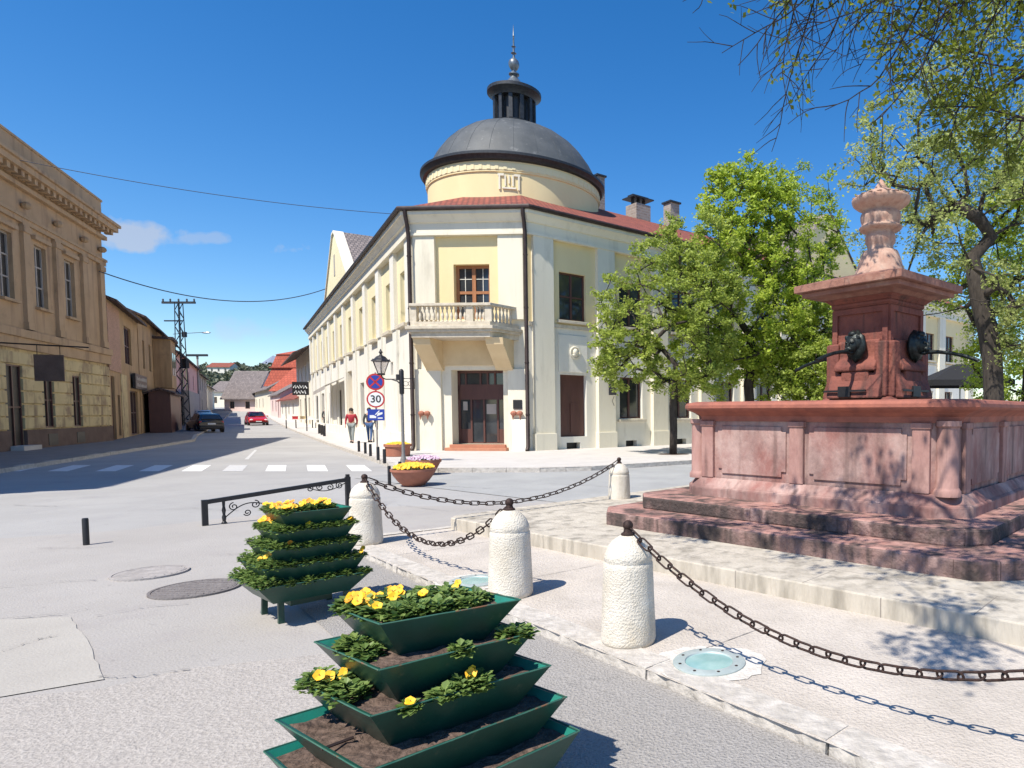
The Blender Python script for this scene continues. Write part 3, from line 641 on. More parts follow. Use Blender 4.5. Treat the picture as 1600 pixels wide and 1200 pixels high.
m_ = MB(); fL.box(m_, gm_-.25, gm_+.25, .09, .13, 10.9, 12.3); m_.build('gable_slot', m_greyw, gobj)
# right wing
PER = 2.93; ups = []; los = []; n_b = 12
for k in range(n_b):
    c = 1.99+k*PER; ups.append((c-.62, c+.62, 5.35, 7.25, .22))
    los.append((c-.62, c+.62, .62 if k == 0 else 1.35, 3.15, .28)); los.append((c-.3 if k else c-.35, c+.3, .12, .38, .3))
m_ = MB(); wall(m_, fR, 0, LR, 5.12, ZF, ups); m_.build('upper_wall', m_yel, bld)
m_ = MB(); wall(m_, fR, 0, LR, 0, 5.12, los); m_.build('lower_wall', m_wht, bld)
for k in range(n_b):
    c = 1.99+k*PER
    window(fR, c-.62, c+.62, 5.35, 7.25, -.18, bld, 2, 2, m_dwood, m_glass, sill=m_balc)
    if k == 0:
        m_ = MB(); fR.box(m_, c-.62, c+.62, -.27, -.2, .62, 3.15); fR.box(m_, c-.05, c+.55, -.2, -.17, .8, 2.0); m_.build('brown_shutter', m_dwood, bld)
        m_ = MB(); fR.box(m_, c-.7, c+.66, 0, .04, 3.25, 4.75); m_.build('relief_panel', m_wht, bld, bevel=.01)
        e = Vector(fR.p(c+.05, .05, 4.05)); mb = MB(); mb.lathe([(.24, 0), (.26, .03), (.24, .06), (.2, .06), (.2, .03), (.01, .03)], 24, (0, 0, 0), cap=False); mb.sphere((0, .02, .05), (.12, .15, .08), 10, 8); mb.sphere((0, -.1, .05), (.15, .07, .05), 10, 6)
        o = mb.build('medallion', m_cream, bld, smooth=True); o.location = e; o.rotation_euler = Vector((fR.n[0], fR.n[1], 0)).to_track_quat('Z', 'Y').to_euler()
    else:
        window(fR, c-.62, c+.62, 1.35, 3.15, -.24, bld, 2, 1, m_dwood, m_glass, sill=m_balc)
    m_ = MB(); fR.box(m_, c-.4, c+.36, -.3, -.28, .08, .42); m_.build('cellar_grille', m_black, bld)
    s0 = k*PER+.16
    for s0 in ([s0] if k < n_b-1 else [s0, LR-1]):
        m_ = MB(); fR.box(m_, s0, s0+.86, 0, .2, 5.0, ZF-.001); fR.box(m_, s0, s0+.86, 0, .2, .78, 5.0); m_.build('pilaster', m_cream, bld)
        m_ = MB(); fR.box(m_, s0-.04, s0+.90, 0, .26, .05, .78); m_.build('pilaster_base', m_cream, bld, bevel=.01)
m_ = MB(); fR.box(m_, .0, LR, .0, .06, 5.0, 5.14); m_.build('string_course', m_balc, bld)
gp2 = [(15.3, 9.25), (22.8, 9.25), (19.4, 12.9), (18.7, 12.9)]
g2 = gable(fR, gp2).build('gable', m_yel, bld)
gr = MB()
for (a0, z0), (a1, z1) in ((gp2[0], gp2[3]), (gp2[3], gp2[2]), (gp2[2], gp2[1])): gr.quad(fR.p(a0, .2, z0+.1), fR.p(a1, .2, z1+.1), fR.p(a1, -6, z1+.1), fR.p(a0, -6, z0+.1))
gr.build('gable_roof', m_roofg, g2)
m_ = MB(); fR.box(m_, 18.7, 19.4, .08, .12, 10.2, 11.5); m_.build('gable_window', m_glass, g2)
# dome
DC = (-9.08, 31.8, 0); DD_ = MB()
DD_.lathe([(3.86, 9.2), (3.86, 11.6), (3.91, 11.63), (3.91, 12.15)], 96, DC, cap=False); drum = DD_.build('dome_drum', m_yel, bld, smooth=True)
m_ = MB(); n_ = 72; m_.lathe([(3.90, 11.7), (3.925, 11.7), (3.925, 11.98), (3.90, 11.98)], 96, DC, cap=False)
for k in range(n_):
    a = 2*math.pi*k/n_; x, y = DC[0]+3.92*math.cos(a), DC[1]+3.92*math.sin(a); m_.box(x, y, 11.72, .04, .14, 11.96, a)
m_.build('dentil_frieze', m_yel2, drum)
m_ = MB(); ba = math.atan2(-31.8+.0, 9.08-1.6)
for da, z0, z1, ww in [(-.10, 10.9, 11.5, .07), (.10, 10.9, 11.5, .07), (-.04, 11.05, 11.5, .06), (.04, 11.05, 11.5, .06), (0, 10.93, 11.0, .55), (-.085, 11.46, 11.55, .25), (.085, 11.46, 11.55, .25), (0, 11.15, 11.5, .05)]:
    a = ba+da-.02; x, y = DC[0]+3.88*math.cos(a), DC[1]+3.88*math.sin(a); m_.box(x, y, z0, .07, ww, z1, a)
m_.build('relief_ornament', m_cream, drum)
m_ = MB(); m_.lathe([(3.92, 12.06), (4.05, 12.1), (4.14, 12.26), (4.17, 12.28), (4.17, 12.38), (4.1, 12.42), (4.0, 12.42)], 96, DC, cap=False); m_.build('dome_eave', m_lant, bld, smooth=True)
dprof = [(4.0, 12.38), (3.84, 12.50), (3.80, 12.6), (3.68, 12.85), (3.45, 13.28), (3.12, 13.74), (2.72, 14.14), (2.25, 14.48), (1.8, 14.70), (1.35, 14.85), (1.0, 14.92)]
m_ = MB(); m_.lathe(dprof, 96, DC); dome = m_.build('dome', m_dome, bld, smooth=True)
m_ = MB()
for k in range(0, 96, 4):
    a = 2*math.pi*k/96
    m_.tube([(DC[0]+(r+.003)*math.cos(a), DC[1]+(r+.003)*math.sin(a), z) for r, z in dprof[2:]], .007, 4)
m_.build('standing_seams', m_dome, dome)
m_ = MB(); m_.lathe([(1.04, 14.8), (1.06, 15.06), (.92, 15.12), (.72, 15.12), (.72, 16.2), (.98, 16.22), (1.02, 16.32), (1.18, 16.45), (1.23, 16.48), (1.23, 16.62), (1.12, 16.68), (.62, 16.86)], 32, DC); lan = m_.build('lantern', m_lant, bld, smooth=True)
for k in range(12):
    a = 2*math.pi*k/12+.1; m_ = MB(); m_.box(DC[0]+.90*math.cos(a), DC[1]+.90*math.sin(a), 15.12, .15, .17, 16.2, a); m_.build('lantern_post', m_lant, lan)
m_ = MB(); m_.lathe([(.62, 16.86), (.46, 16.98), (.30, 17.16), (.18, 17.32), (.14, 17.42), (.24, 17.45), (.24, 17.5), (.1, 17.56), (.1, 17.64), (.17, 17.72), (.24, 17.86), (.25, 17.96), (.22, 18.08), (.12, 18.18), (.06, 18.24), (.05, 18.4), (.13, 18.44), (.05, 18.48), (.05, 18.7), (.1, 18.74), (.04, 18.78), (.035, 19.2), (.05, 19.22), (.03, 19.26), (.005, 19.75)], 20, DC); m_.build('finial', m_zinc, bld, smooth=True)
# chimneys
def chimney(px, Y, z0, z1, wd, name='chimney', capd=True):
    x = (px-CX)/F*Y; m_ = MB(); m_.box(x, Y, z0, wd, wd, z1, .75); c = m_.build('chimney', m_chim, bld)
    m_ = MB()
    if capd: m_.box(x, Y, z1, wd+.16, wd+.16, z1+.09, .75)
    else:
        m_.box(x, Y, z1+.3, wd+.4, wd*.7+.4, z1+.36, .75); m_.box(x, Y, z1+.36, wd+.1, wd*.5, z1+.5, .75)
        for k in (-.4, 0, .4): m_.box(x+k*wd*.7, Y+k*wd*.7, z1, .12, .12, z1+.3, .75)
    m_.build('chimney_cap', m_lant, c)
chimney(1050, 37.0, 10, 13.1, .62); chimney(999, 36.2, 10, 12.75, .95, capd=False); chimney(939, 36, 10, 14.2, .45)
# shop awning and lantern sign on the walls
m_ = MB(); a0, a1 = sL(28.5), sL(20.6)
m_.add([fL.p(a0, .1, 3.75), fL.p(a1, .1, 3.9), fL.p(a1, 1.2, 3.35), fL.p(a0, 1.2, 3.15), fL.p(a0, .1, 3.71), fL.p(a1, .1, 3.86), fL.p(a1, 1.2, 3.31), fL.p(a0, 1.2, 3.11), fL.p(a1, 1.2, 3.1), fL.p(a0, 1.2, 2.9)], [(0, 3, 2, 1), (4, 5, 6, 7), (3, 9, 8, 2), (0, 4, 7, 3), (1, 2, 6, 5)])
aw = m_.build('shop_awning', m_greyw); tag(aw, 'grey cloth awning over the shop front of the long white wall', 'awning')
e = fR.p(3.85, .22, 2.5); m_ = MB(); m_.box(e[0]-.02, e[1]-.3, 2.35, .32, .05, 2.85, .1); m_.tube([(e[0], e[1], 2.3), (e[0]-.05, e[1]-.2, 2.1), (e[0], e[1], 1.9)], .012, 5); m_.tube([(e[0], e[1], 2.88), (e[0]-.03, e[1]-.35, 2.88)], .012, 5)
tag(m_.build('wall_sign', m_black), 'small black bracket sign on the pilaster left of the street tree', 'sign')
# ------------------------------------------------------------ left building (in shade)
lb = empty('ochre_building', 'shaded two storey ochre building with heavy cornice at the left edge', 'building')
fB = Fr(LBo, LBt); LB = 31.2
tl = [4.2+2.93*k for k in range(9)]       # distance from far end
uo = [(LB-t-.55, LB-t+.55, 6.1, 8.7, .25) for t in tl]
lo_ = []
for k, t in enumerate(tl):
    if k % 3 == 2: lo_.append((LB-t-.65, LB-t+.65, .15, 3.5, .10))
    else: lo_.append((LB-t-.5, LB-t+.5, .95, 3.35, .08)); 
m_ = MB(); wall(m_, fB, 0, LB, 4.9, 11.4, uo); m_.build('upper_wall', m_lb, lb)
m_ = MB(); wall(m_, fB, 0, LB, .0, 4.9, lo_); m_.build('lower_wall', m_lby, lb)
m_ = MB()         # rusticated blocks, real grooves between courses
for j in range(6):
    z0 = .95+j*.52; z1 = z0+.46; segs = [0]
    for o_ in sorted(lo_): 
        if o_[3] > z0: segs += [o_[0], o_[1]]
    segs.append(LB)
    for i in range(0, len(segs), 2):
        if segs[i+1]-segs[i] > .05: fB.box(m_, segs[i], segs[i+1], 0, .07, z0, z1)
m_.build('rusticated_blocks', m_lby, lb, bevel=.012)
m_ = MB(); segs = [0]
for o_ in sorted(lo_):
    if o_[2] < .5: segs += [o_[0], o_[1]]
segs.append(LB)
for i in range(0, len(segs), 2): fB.box(m_, segs[i], segs[i+1], 0, .12, 0, .9)
m_.build('plinth', m_lbp, lb)
m_ = MB(); fB.box(m_, 0, LB+.12, 0, .14, 4.15, 4.62); fB.box(m_, 0, LB+.15, 0, .22, 4.62, 4.95); m_.build('belt_course', m_lb, lb, bevel=.02)
m_ = MB(); fB.box(m_, 0, LB+.1, 0, .12, 9.3, 9.5); fB.box(m_, 0, LB+.1, 0, .18, 9.5, 9.62); m_.build('architrave', m_lb, lb)
m_ = MB(); fB.box(m_, 0, LB+.15, 0, .2, 10.65, 10.85); fB.box(m_, 0, LB+.35, 0, .62, 11.15, 11.40); fB.box(m_, 0, LB+.45, 0, .72, 11.40, 11.55); m_.build('cornice', m_lb, lb, bevel=.02)
m_ = MB()
for k in range(56): fB.box(m_, .1+k*.56, .1+k*.56+.26, .2, .5, 10.93, 11.15)
m_.build('modillions', m_lb, lb)
m_ = MB(); fB.box(m_, 0, LB, -.3, .05, 11.55, 12.6); fB.box(m_, 0, LB+.04, -.34, .1, 12.6, 12.7); m_.build('parapet', m_lb, lb)
for k in range(11):
    t = 2.73-2.93+2.93*k+ .0; s_ = LB-t
    if k == 0: s_ = LB-.5
    m_ = MB(); fB.box(m_, s_-.28, s_+.28, 0, .13, 5.0, 9.3); fB.box(m_, s_-.34, s_+.34, 0, .18, 8.95, 9.2); fB.box(m_, s_-.33, s_+.33, 0, .17, 5.0, 5.3); m_.build('pilaster', m_lb, lb)
    m_ = MB(); m_.sphere(fB.p(s_, .16, 10.05), (.18, .18, .16), 8, 6); m_.build('rosette', m_lb, lb)
for o_ in uo:
    window(fB, o_[0], o_[1], o_[2], o_[3], -.2, lb, 2, 3, m_greyw, m_glassd, sill=m_lb)
    m_ = MB(); fB.box(m_, o_[0]-.2, o_[1]+.2, 0, .15, o_[3]+.18, o_[3]+.34); m_.build('hood', m_lb, lb)
for o_ in lo_:
    window(fB, o_[0], o_[1], o_[2], o_[3], -.07, lb, 2, 2, m_dwood, m_glassd, name='door' if o_[2] < .5 else 'window')
    if o_[2] > .5:
        m_ = MB(); fB.box(m_, o_[0]+.05, o_[1]-.05, .121, .135, .2, .7); m_.build('cellar_opening', m_black, lb)
    else:
        m_ = MB(); fB.box(m_, o_[0]-.1, o_[1]+.1, 0, .5, .12, .3); m_.build('doorstep', m_pave, lb)
m_ = MB(); e0 = fB.p(LB, 0, 0); e1 = fB.p(LB, -12, 0); m_.quad((e0[0], e0[1], 0), (e1[0], e1[1], 0), (e1[0], e1[1], 11.4), (e0[0], e0[1], 11.4)); e0 = fB.p(0, 0, 0); e2 = fB.p(0, -12, 0); m_.quad((e0[0], e0[1], 0), (e0[0], e0[1], 11.4), (e2[0], e2[1], 11.4), (e2[0], e2[1], 0)); m_.quad((e2[0], e2[1], 0), (e1[0], e1[1], 0), (e1[0], e1[1], 11.4), (e2[0], e2[1], 11.4)); m_.build('rear_wall', m_lb, lb)
m_ = MB(); a_, b_, c_, d_ = fB.p(0, -.3, 11.6), fB.p(LB, -.3, 11.6), fB.p(LB, -12.4, 11.6), fB.p(0, -12.4, 11.6); r0, r1 = fB.p(0, -6, 13.0), fB.p(LB, -6, 13.0); m_.quad(a_, b_, r1, r0); m_.quad(r0, r1, c_, d_); m_.add([b_, c_, r1, a_, d_, r0], [(0, 1, 2), (4, 3, 5)]); m_.build('roof', m_roofd, lb)
# hanging sign on a rod
hs = empty('hanging_sign', 'dark brown board hanging from a rod on the ochre building', 'sign')
w0 = fB.p(LB-11.9, 0, 4.15); n0 = fB.n
def hp(d, z): return (w0[0]+n0[0]*d, w0[1]+n0[1]*d, z)
MB().tube([hp(0, 4.2), hp(2.9, 4.12)], .03, 6).build('rod', m_black, hs)
m_ = MB(); q = [hp(1.3, 2.75), hp(2.15, 2.75)]; tt = (-n0[1]*.03, n0[0]*.03)
m_.hexa([(q[0][0]-tt[0], q[0][1]-tt[1], 2.8), (q[1][0]-tt[0], q[1][1]-tt[1], 2.8), (q[1][0]+tt[0], q[1][1]+tt[1], 2.8), (q[0][0]+tt[0], q[0][1]+tt[1], 2.8)]+[(q[0][0]-tt[0], q[0][1]-tt[1], 3.8), (q[1][0]-tt[0], q[1][1]-tt[1], 3.8), (q[1][0]+tt[0], q[1][1]+tt[1], 3.8), (q[0][0]+tt[0], q[0][1]+tt[1], 3.8)])
m_.build('board', m_lbp, hs)
m_ = MB(); m_.tube([hp(1.4, 3.8), hp(1.4, 4.17)], .012, 5); m_.tube([hp(2.05, 3.8), hp(2.05, 4.16)], .012, 5); m_.build('hangers', m_black, hs)
# ------------------------------------------------------------ generic row houses
def house(name, fr, a0, a1, depth, ze, wm, rm, label, cat='house', rise=2.2, over=.5, ops=(), lower=None, g0=0.0, dor=None, fm=None, zb=-1, gm=None, group=None, chim=(), ridge=None):
    e = empty(name, label, cat, group)
    W = MB(); wall(W, fr, a0, a1, zb, ze, [(o[0], o[1], o[2]+g0, o[3]+g0, .2) for o in ops])
    def q(*pts): W.quad(*[fr.p(*x) for x in pts])
    q((a1, 0, zb), (a1, -depth, zb), (a1, -depth, ze), (a1, 0, ze)); q((a0, -depth, zb), (a0, 0, zb), (a0, 0, ze), (a0, -depth, ze)); q((a1, -depth, zb), (a0, -depth, zb), (a0, -depth, ze), (a1, -depth, ze))
    for a in (a0, a1): W.poly([fr.p(a, 0, ze), fr.p(a, -depth, ze), fr.p(a, -depth/2, ze+rise)])
    wo_ = W.build('wall', wm, e)
    rr = MB(); k = rise/(depth/2)
    A0, A1 = a0-.25, a1+.25
    for s1 in (0, 1):
        d_e = over if s1 == 0 else -depth-over; zz = ze-over*k
        pts = [(A0, d_e, zz), (A1, d_e, zz), (A1, -depth/2, ze+rise), (A0, -depth/2, ze+rise)]
        top = [fr.p(a, d, z+.14) for a, d, z in pts]; bot = [fr.p(a, d, z) for a, d, z in pts]
        rr.hexa(bot+top if s1 == 0 else bot[::-1]+top[::-1])
    ro = rr.build('roof', rm, e)
    for (cs, cdp, ch) in chim:
        zc = ze+rise*(1-abs(cdp-depth/2)/(depth/2)); m_ = MB(); c0 = fr.p(cs, -cdp, 0); m_.box(c0[0], c0[1], zc-.5, .6, .5, zc+ch, .6); m_.box(c0[0], c0[1], zc+ch, .7, .6, zc+ch+.08, .6); m_.build('chimney', m_chim, ro)
    for o in ops: window(fr, o[0], o[1], o[2]+g0, o[3]+g0, -.17, e, 2 if o[1]-o[0] < 2 else 3, 2 if o[3]-o[2] > 1 else 1, fm or m_dwood, gm or m_glass, name='door' if o[2] < .4 else 'window', sill=None)
    return e
fW = Fr(C0, TW)
def po(s, w_, z0, z1): return (s-w_/2, s+w_/2, z0, z1)
h2 = house('brick_house', fW, .3, 12.0, 9, 7.7, m_och2, m_roofd, 'tan house with bare brick end beside the ochre building', rise=2.0, ops=[po(1.4, 1.1, .1, 3.6), po(3.2, .8, .3, 2.6), po(7.6, 2.8, 4.6, 6.9), po(9.2, 3.4, .2, 3.0)])
m_ = MB(); fW.box(m_, .25, .35+3.9, .0, .05, 3.9, 7.5); m_.build('brick_facing', m_brick, h2)
m_ = MB(); fW.box(m_, .31, 6.2, .0, .04, .1, 3.85) if 0 else fW.box(m_, 4.0, 6.2, .0, .04, .1, 3.85); m_.build('yellow_facing', m_lby, h2)
h3 = house('tan_house', fW, 12.4, 38, 9, 8.3, m_och2, m_roofd, 'long tan two storey house with an oriel and dark eaves', rise=2.2, g0=.15, ops=[po(15, 1.1, 4.6, 6.6), po(18.5, 1.1, 4.6, 6.6), po(26, 1.2, 4.6, 6.6), po(31, 1.2, 4.6, 6.6), po(35.5, 1.2, 4.6, 6.6), po(17, 1.4, .2, 2.7), po(27, 1.4, .2, 2.7), po(33, 1.0, 1.0, 2.6)], chim=[(20, 4, 1.2)])
m_ = MB(); fW.box(m_, 20.5, 24.5, .02, 1.1, 3.6, 7.4); m_.build('oriel', m_och2, h3); m_ = MB(); fW.box(m_, 20.3, 24.7, 0, 1.3, 7.4, 7.6); m_.build('oriel_roof', m_roofd, h3)
m_ = MB(); fW.box(m_, 21.2, 22.2, 1.09, 1.13, 4.6, 6.4); fW.box(m_, 22.8, 23.8, 1.09, 1.13, 4.6, 6.4); m_.build('oriel_window', m_glassl, h3)
sh = house('wooden_shed', fW, 13.5, 22, -.0+1.2, 3.0, m_dwood, m_roofd, 'low brown wooden shed front below the tan house', 'shed', rise=.25, over=.3)
sh.location = (TW[1]*1.5, -TW[0]*1.5, 0)
h4 = house('pink_house', fW, 39, 74, 9, 7.9, m_pinkw, m_roofd, 'pink house with yellow strips beyond the tan house', rise=2.2, g0=.4, ops=[po(44, 1.2, 4.2, 6.2), po(50, 1.2, 4.2, 6.2), po(57, 1.2, 4.2, 6.2), po(65, 1.2, 4.2, 6.2), po(46, 1.4, .2, 2.7), po(60, 1.4, .2, 2.7)], chim=[(62, 4, 1)])
m_ = MB(); fW.box(m_, 47, 49, 0, .05, 3.2, 7.6); fW.box(m_, 52, 55, 0, .05, 3.2, 7.6); m_.build('yellow_strip', m_lby, h4)
m_ = MB(); fW.box(m_, 39, 56, .5, 1.0, -.5, 3.9); m_.build('grey_annexe', m_greyw, h4)
h5 = house('grey_house', fW, 76, 98, 9, 7.4, m_greyw, m_roofd, 'grey house farther down the left side of the street', rise=2.4, g0=1, ops=[po(80, 1.3, 4, 6), po(86, 1.3, 4, 6), po(92, 1.3, 4, 6), po(83, 1.4, .2, 2.7)], chim=[(90, 4, 1)])
h6 = house('brown_roofed_house', fW, 100, 126, 9, 6.4, m_cream, m_roofg, 'last pale house on the left side before the bend', rise=2.6, g0=1.8, ops=[po(106, 1.3, 3.4, 5), po(114, 1.3, 3.4, 5), po(121, 1.3, 3.4, 5)])
# shop board with rows of marks over the shop
so = rwp(8.3, .12); m_ = MB(); fW.box(m_, 8.0, 13.6, .1, .25, 3.15, 4.1); sb = m_.build('shop_board', m_black); tag(sb, 'dark shop board above the shop front of the brick house', 'sign')
m_ = MB()
rnd = random.Random(3)
for j in range(2):
    s_ = 8.4
    while s_ < 13: w_ = rnd.uniform(.25, .5); fW.box(m_, s_, s_+w_, .25, .27, 3.3+j*.4, 3.3+j*.4+rnd.uniform(.14, .24)); s_ += w_+.16
m_.build('board_marks', m_greyw, sb)
# right side of the street beyond the corner building
fN = Fr(on(A, TL, 64), (-TL[0], -TL[1]))
n1 = house('cream_house', fN, 0, 19.5, 9, 7.9, m_cream, m_roofd, 'cream house with deep dark eaves next to the long white wing', rise=2.6, over=1.5, g0=.3, ops=[po(3, 1.2, 4.2, 6.2), po(8, 1.2, 4.2, 6.2), po(13, 1.2, 4.2, 6.2), po(17, 1.2, 4.2, 6.2), po(5, 1.5, .2, 2.8), po(11, 1.5, .2, 2.8), po(16, 1.5, .2, 2.8)])
def row(px0, px1, Y0, Y1): 
    a = ((px0-CX)/F*Y0, Y0); b = ((px1-CX)/F*Y1, Y1); return Fr(a, (b[0]-a[0], b[1]-a[1])), math.dist(a, b)
e = empty('red_roofed_house', 'tall house with stepped bright red mansard roof on the right of the street', 'house')
def rect(x0, x1, y0, y1, o=0): return [(x0-o, y0-o), (x1+o, y0-o), (x1+o, y1+o), (x0-o, y1+o)]
m_ = MB(); m_.prism(rect(-76.5, -62, 115, 127), 0, 6.4); m_.build('wall', m_cream, e)
m_redr = mat('bright_red_tiles', (.50, .11, .06), (.42, .09, .05), sc=1.2, rough=.85, bump=.5, bsc=15, brick=(.5, .5, .03, (.25, .05, .03), .8))
m_ = MB(); m_.prism(rect(-76.5, -62, 115, 127, .5), 6.2, 9.4, rect(-76.5, -62, 115, 127, -.5)); m_.prism(rect(-76.5, -62, 115, 127, -.15), 9.4, 9.6); m_.prism(rect(-76.5, -62, 115, 127, -.4), 9.6, 11.8, rect(-76.5, -62, 115, 127, -1.0)); m_.prism(rect(-76.5, -62, 115, 127, -.8), 11.8, 13.3, rect(-72.5, -66, 120.5, 121.5)); m_.build('roof', m_redr, e)
for x_ in (-74.5, -71.5, -68.5): m_ = MB(); m_.box(x_, 114.95, 3.8, 1.1, .12, 5.4); m_.build('window', m_glassd, e)
e = empty('lower_red_roofed_house', 'lower house with plain steep red roof in front of the mansard one', 'house')
m_ = MB(); m_.prism(rect(-66.5, -56, 101, 110), 0, 5.0); m_.build('wall', m_wht, e)
m_ = MB(); m_.prism(rect(-66.5, -56, 101, 110, .4), 4.9, 8.6, rect(-65.5, -57, 104.5, 106.5)); m_.build('roof', m_redr, e)
for x_ in (-65, -62.5): m_ = MB(); m_.box(x_, 100.95, 2.8, 1.0, .12, 4.3); m_.build('window', m_glassd, e)
fr, L_ = row(424, 470, 100, 76)
n2 = house('pinkish_house', fr, 0, 12, 5, 4.2, m_pinkp, m_roofg, 'low pale pink house with small grey roof on the right of the street', rise=1.6, over=.3, g0=.7, ops=[po(3, 1.0, 1.1, 2.7), po(7, 1.0, 1.1, 2.7), po(10, 1.2, .2, 2.5)])
n3 = house('low_white_house', fr, 12.6, L_, 5, 3.4, m_wht, m_roof, 'low white house with small red roof beside the market table', rise=1.5, over=.5, g0=.5, ops=[po(14.5, 1.0, .9, 2.3), po(18, 1.2, .1, 2.3), po(21, 1.0, .9, 2.3), po(25, 1.0, .9, 2.3)], chim=[(17, 2.5, 1.2)])
fr, L_ = row(400, 425, 128, 104)
n4 = house('cream_house', fr, 0, L_, 8, 5.6, m_cream, m_roofg, 'cream house with grey roof behind the red car', rise=2.5, g0=1.5, ops=[po(4, 1.2, 1, 2.6), po(10, 1.2, 1, 2.6), po(17, 1.2, 1, 2.6)])
fr, L_ = row(352, 403, 128, 128)
n5 = house('grey_roofed_house', fr, 0, L_, 7, 5.2, m_pinkp, m_roofg, 'pinkish house with broad grey roof facing down the street', rise=4.6, g0=1.2, over=.8, ops=[po(1.5, .9, 1.2, 2.6), po(4.5, .9, 1.2, 2.6)])
fr, L_ = row(330, 352, 150, 150)
n6 = house('small_white_house', fr, 0, L_, 7, 6.6, m_cream, m_roofg, 'small white house at the bend of the street', rise=2.2, g0=2.6, ops=[po(1.2, .8, 1.2, 2.6)])
# hill with woods and the white house
def hillz(x, y):
    a = 12.0*math.exp(-((x+232)/60)**2-((y-330)/75)**2) + 8*math.exp(-((x+170)/90)**2-((y-360)/90)**2)
    return a+gz(200)-.6
hx = [-480+i*12 for i in range(40)]; hy = [200+i*12 for i in range(28)]
m_hill = mat('hill_ground', (.075, .085, .05), (.11, .11, .07), sc=.06, rough=1)
grid('hill', hx, hy, lambda x, y: hillz(x, y), m_hill, 'wooded hill at the end of the street')
fr = Fr((-226, 303), (1, .05)); zt = hillz(-222, 306)
house('hilltop_house', fr, -3, 7, 7, zt+3.0, m_wht, m_roof, 'white house with red roof on top of the hill', rise=1.9, over=.5, zb=zt-6, g0=zt, ops=[po(-1, .9, .8, 2.2), po(2, .9, .8, 2.2), po(5, .9, .8, 2.2)], fm=m_greyw)
mtn = MB(); rnd = random.Random(5)
pts = []
for i in range(60):
    x = -1500+i*30; h = 62+58*math.exp(-((x+1040)/60)**2)+26*math.exp(-((x+1130)/110)**2)+8*math.sin(i*.9)
    pts.append((x, h))
vs = [(x, 1500, 0) for x, h in pts]+[(x, 1600, h) for x, h in pts]+[(x, 1900, 0) for x, h in pts]; n = len(pts)
mtn.add(vs, [(i, i+1, n+i+1, n+i) for i in range(n-1)]+[(n+i, n+i+1, 2*n+i+1, 2*n+i) for i in range(n-1)])
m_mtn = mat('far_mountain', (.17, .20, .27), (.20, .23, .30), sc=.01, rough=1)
tag(mtn.build('mountain', m_mtn), 'blue mountain ridge far away', kind='structure')
#PART2
# ------------------------------------------------------------ fountain
FO = (2.22, 6.45); FU = (-.781, .625); FV = (.625, .781)
def fp(u, v, z=0): return (FO[0]+FU[0]*u+FV[0]*v, FO[1]+FU[1]*u+FV[1]*v, z)
def oct_(u0, u1, v0, v1, c):
    q = [(u1-c, v0), (u1, v0+c), (u1, v1-c), (u1-c, v1), (u0+c, v1), (u0, v1-c), (u0, v0+c), (u0+c, v0)]
    return [fp(*p)[:2] for p in q][::-1] if 0 else [fp(*p)[:2] for p in q]
def ccw(p):
    a = sum(p[i][0]*p[(i+1) % len(p)][1]-p[(i+1) % len(p)][0]*p[i][1] for i in range(len(p))); return p if a > 0 else p[::-1]
BU0, BU1, BV0, BV1, BC = -.2, 3.12, 0.0, 3.45, .22
def basin(o, c=None): return ccw(oct_(BU0-o, BU1+o, BV0-o, BV1+o, (BC if c is None else c)+o*.58))
ft = empty('fountain', 'stepped red sandstone fountain basin with a central pillar and urn', 'fountain')
m_ = MB(); m_.prism(ccw(oct_(-2.05, 5.55, -1.98, 5.6, .12)), pz-.05, pz+.15); m_.build('pale_step', m_pstep, ft, bevel=.012, udir=FU)
m_ = MB(); m_.prism(ccw(oct_(-1.05, 3.80, -1.1, 4.5, .3)), pz+.1, pz+.31); m_.m[:8] = [1]*8; m_.build('lower_step', [m_rstep, m_riser], ft, bevel=.025, udir=FU)
m_ = MB(); m_.prism(ccw(oct_(-.66, 3.60, -.66, 4.08, .28)), pz+.3, pz+.46); m_.m[:8] = [1]*8; m_.build('upper_step', [m_rstep, m_riser], ft, bevel=.025, udir=FU)
m_ = MB()
m_.cur = 0
for o, z0, o1, z1 in [(.15, .57, .15, .68), (.15, .68, .12, .70), (.12, .70, .085, .74), (.085, .74, .03, .80)]: m_.prism(basin(o), z0, z1, basin(o1), cap=(z1 < .71))
m_.prism(basin(.0), .78, 1.60, cap=False)
inner = basin(-.2); n = len(inner)
wl_ = m_.build('basin_wall', m_red, ft, bevel=.008)
m_ = MB(); m_.prism(basin(.02), 1.50, 1.56, basin(.03), cap=False); m_.prism(basin(.03), 1.56, 1.60, basin(.09), cap=False)
outs = [(.09, 1.60), (.17, 1.63), (.20, 1.655), (.20, 1.69), (.18, 1.72), (.09, 1.735)]
for (a, z0), (b, z1) in zip(outs, outs[1:]): m_.prism(basin(a), z0, z1, basin(b), cap=False)
oo, ii = basin(.09), basin(-.22)
m_.add([(*p, 1.735) for p in oo]+[(*p, 1.735) for p in ii]+[(*p, 1.2) for p in ii], [(i, (i+1) % 8, 8+(i+1) % 8, 8+i) for i in range(8)]+[(8+i, 8+(i+1) % 8, 16+(i+1) % 8, 16+i) for i in range(8)])
m_.build('basin_rim', m_rim, ft)
m_ = MB(); m_.poly([(*p, 1.42) for p in ii]); wt_ = mat('fountain_water', (.05, .09, .08), (.07, .11, .10), sc=6, rough=.06, bump=.15, bsc=9); tag(m_.build('water', wt_), 'water in the fountain basin', kind='structure')
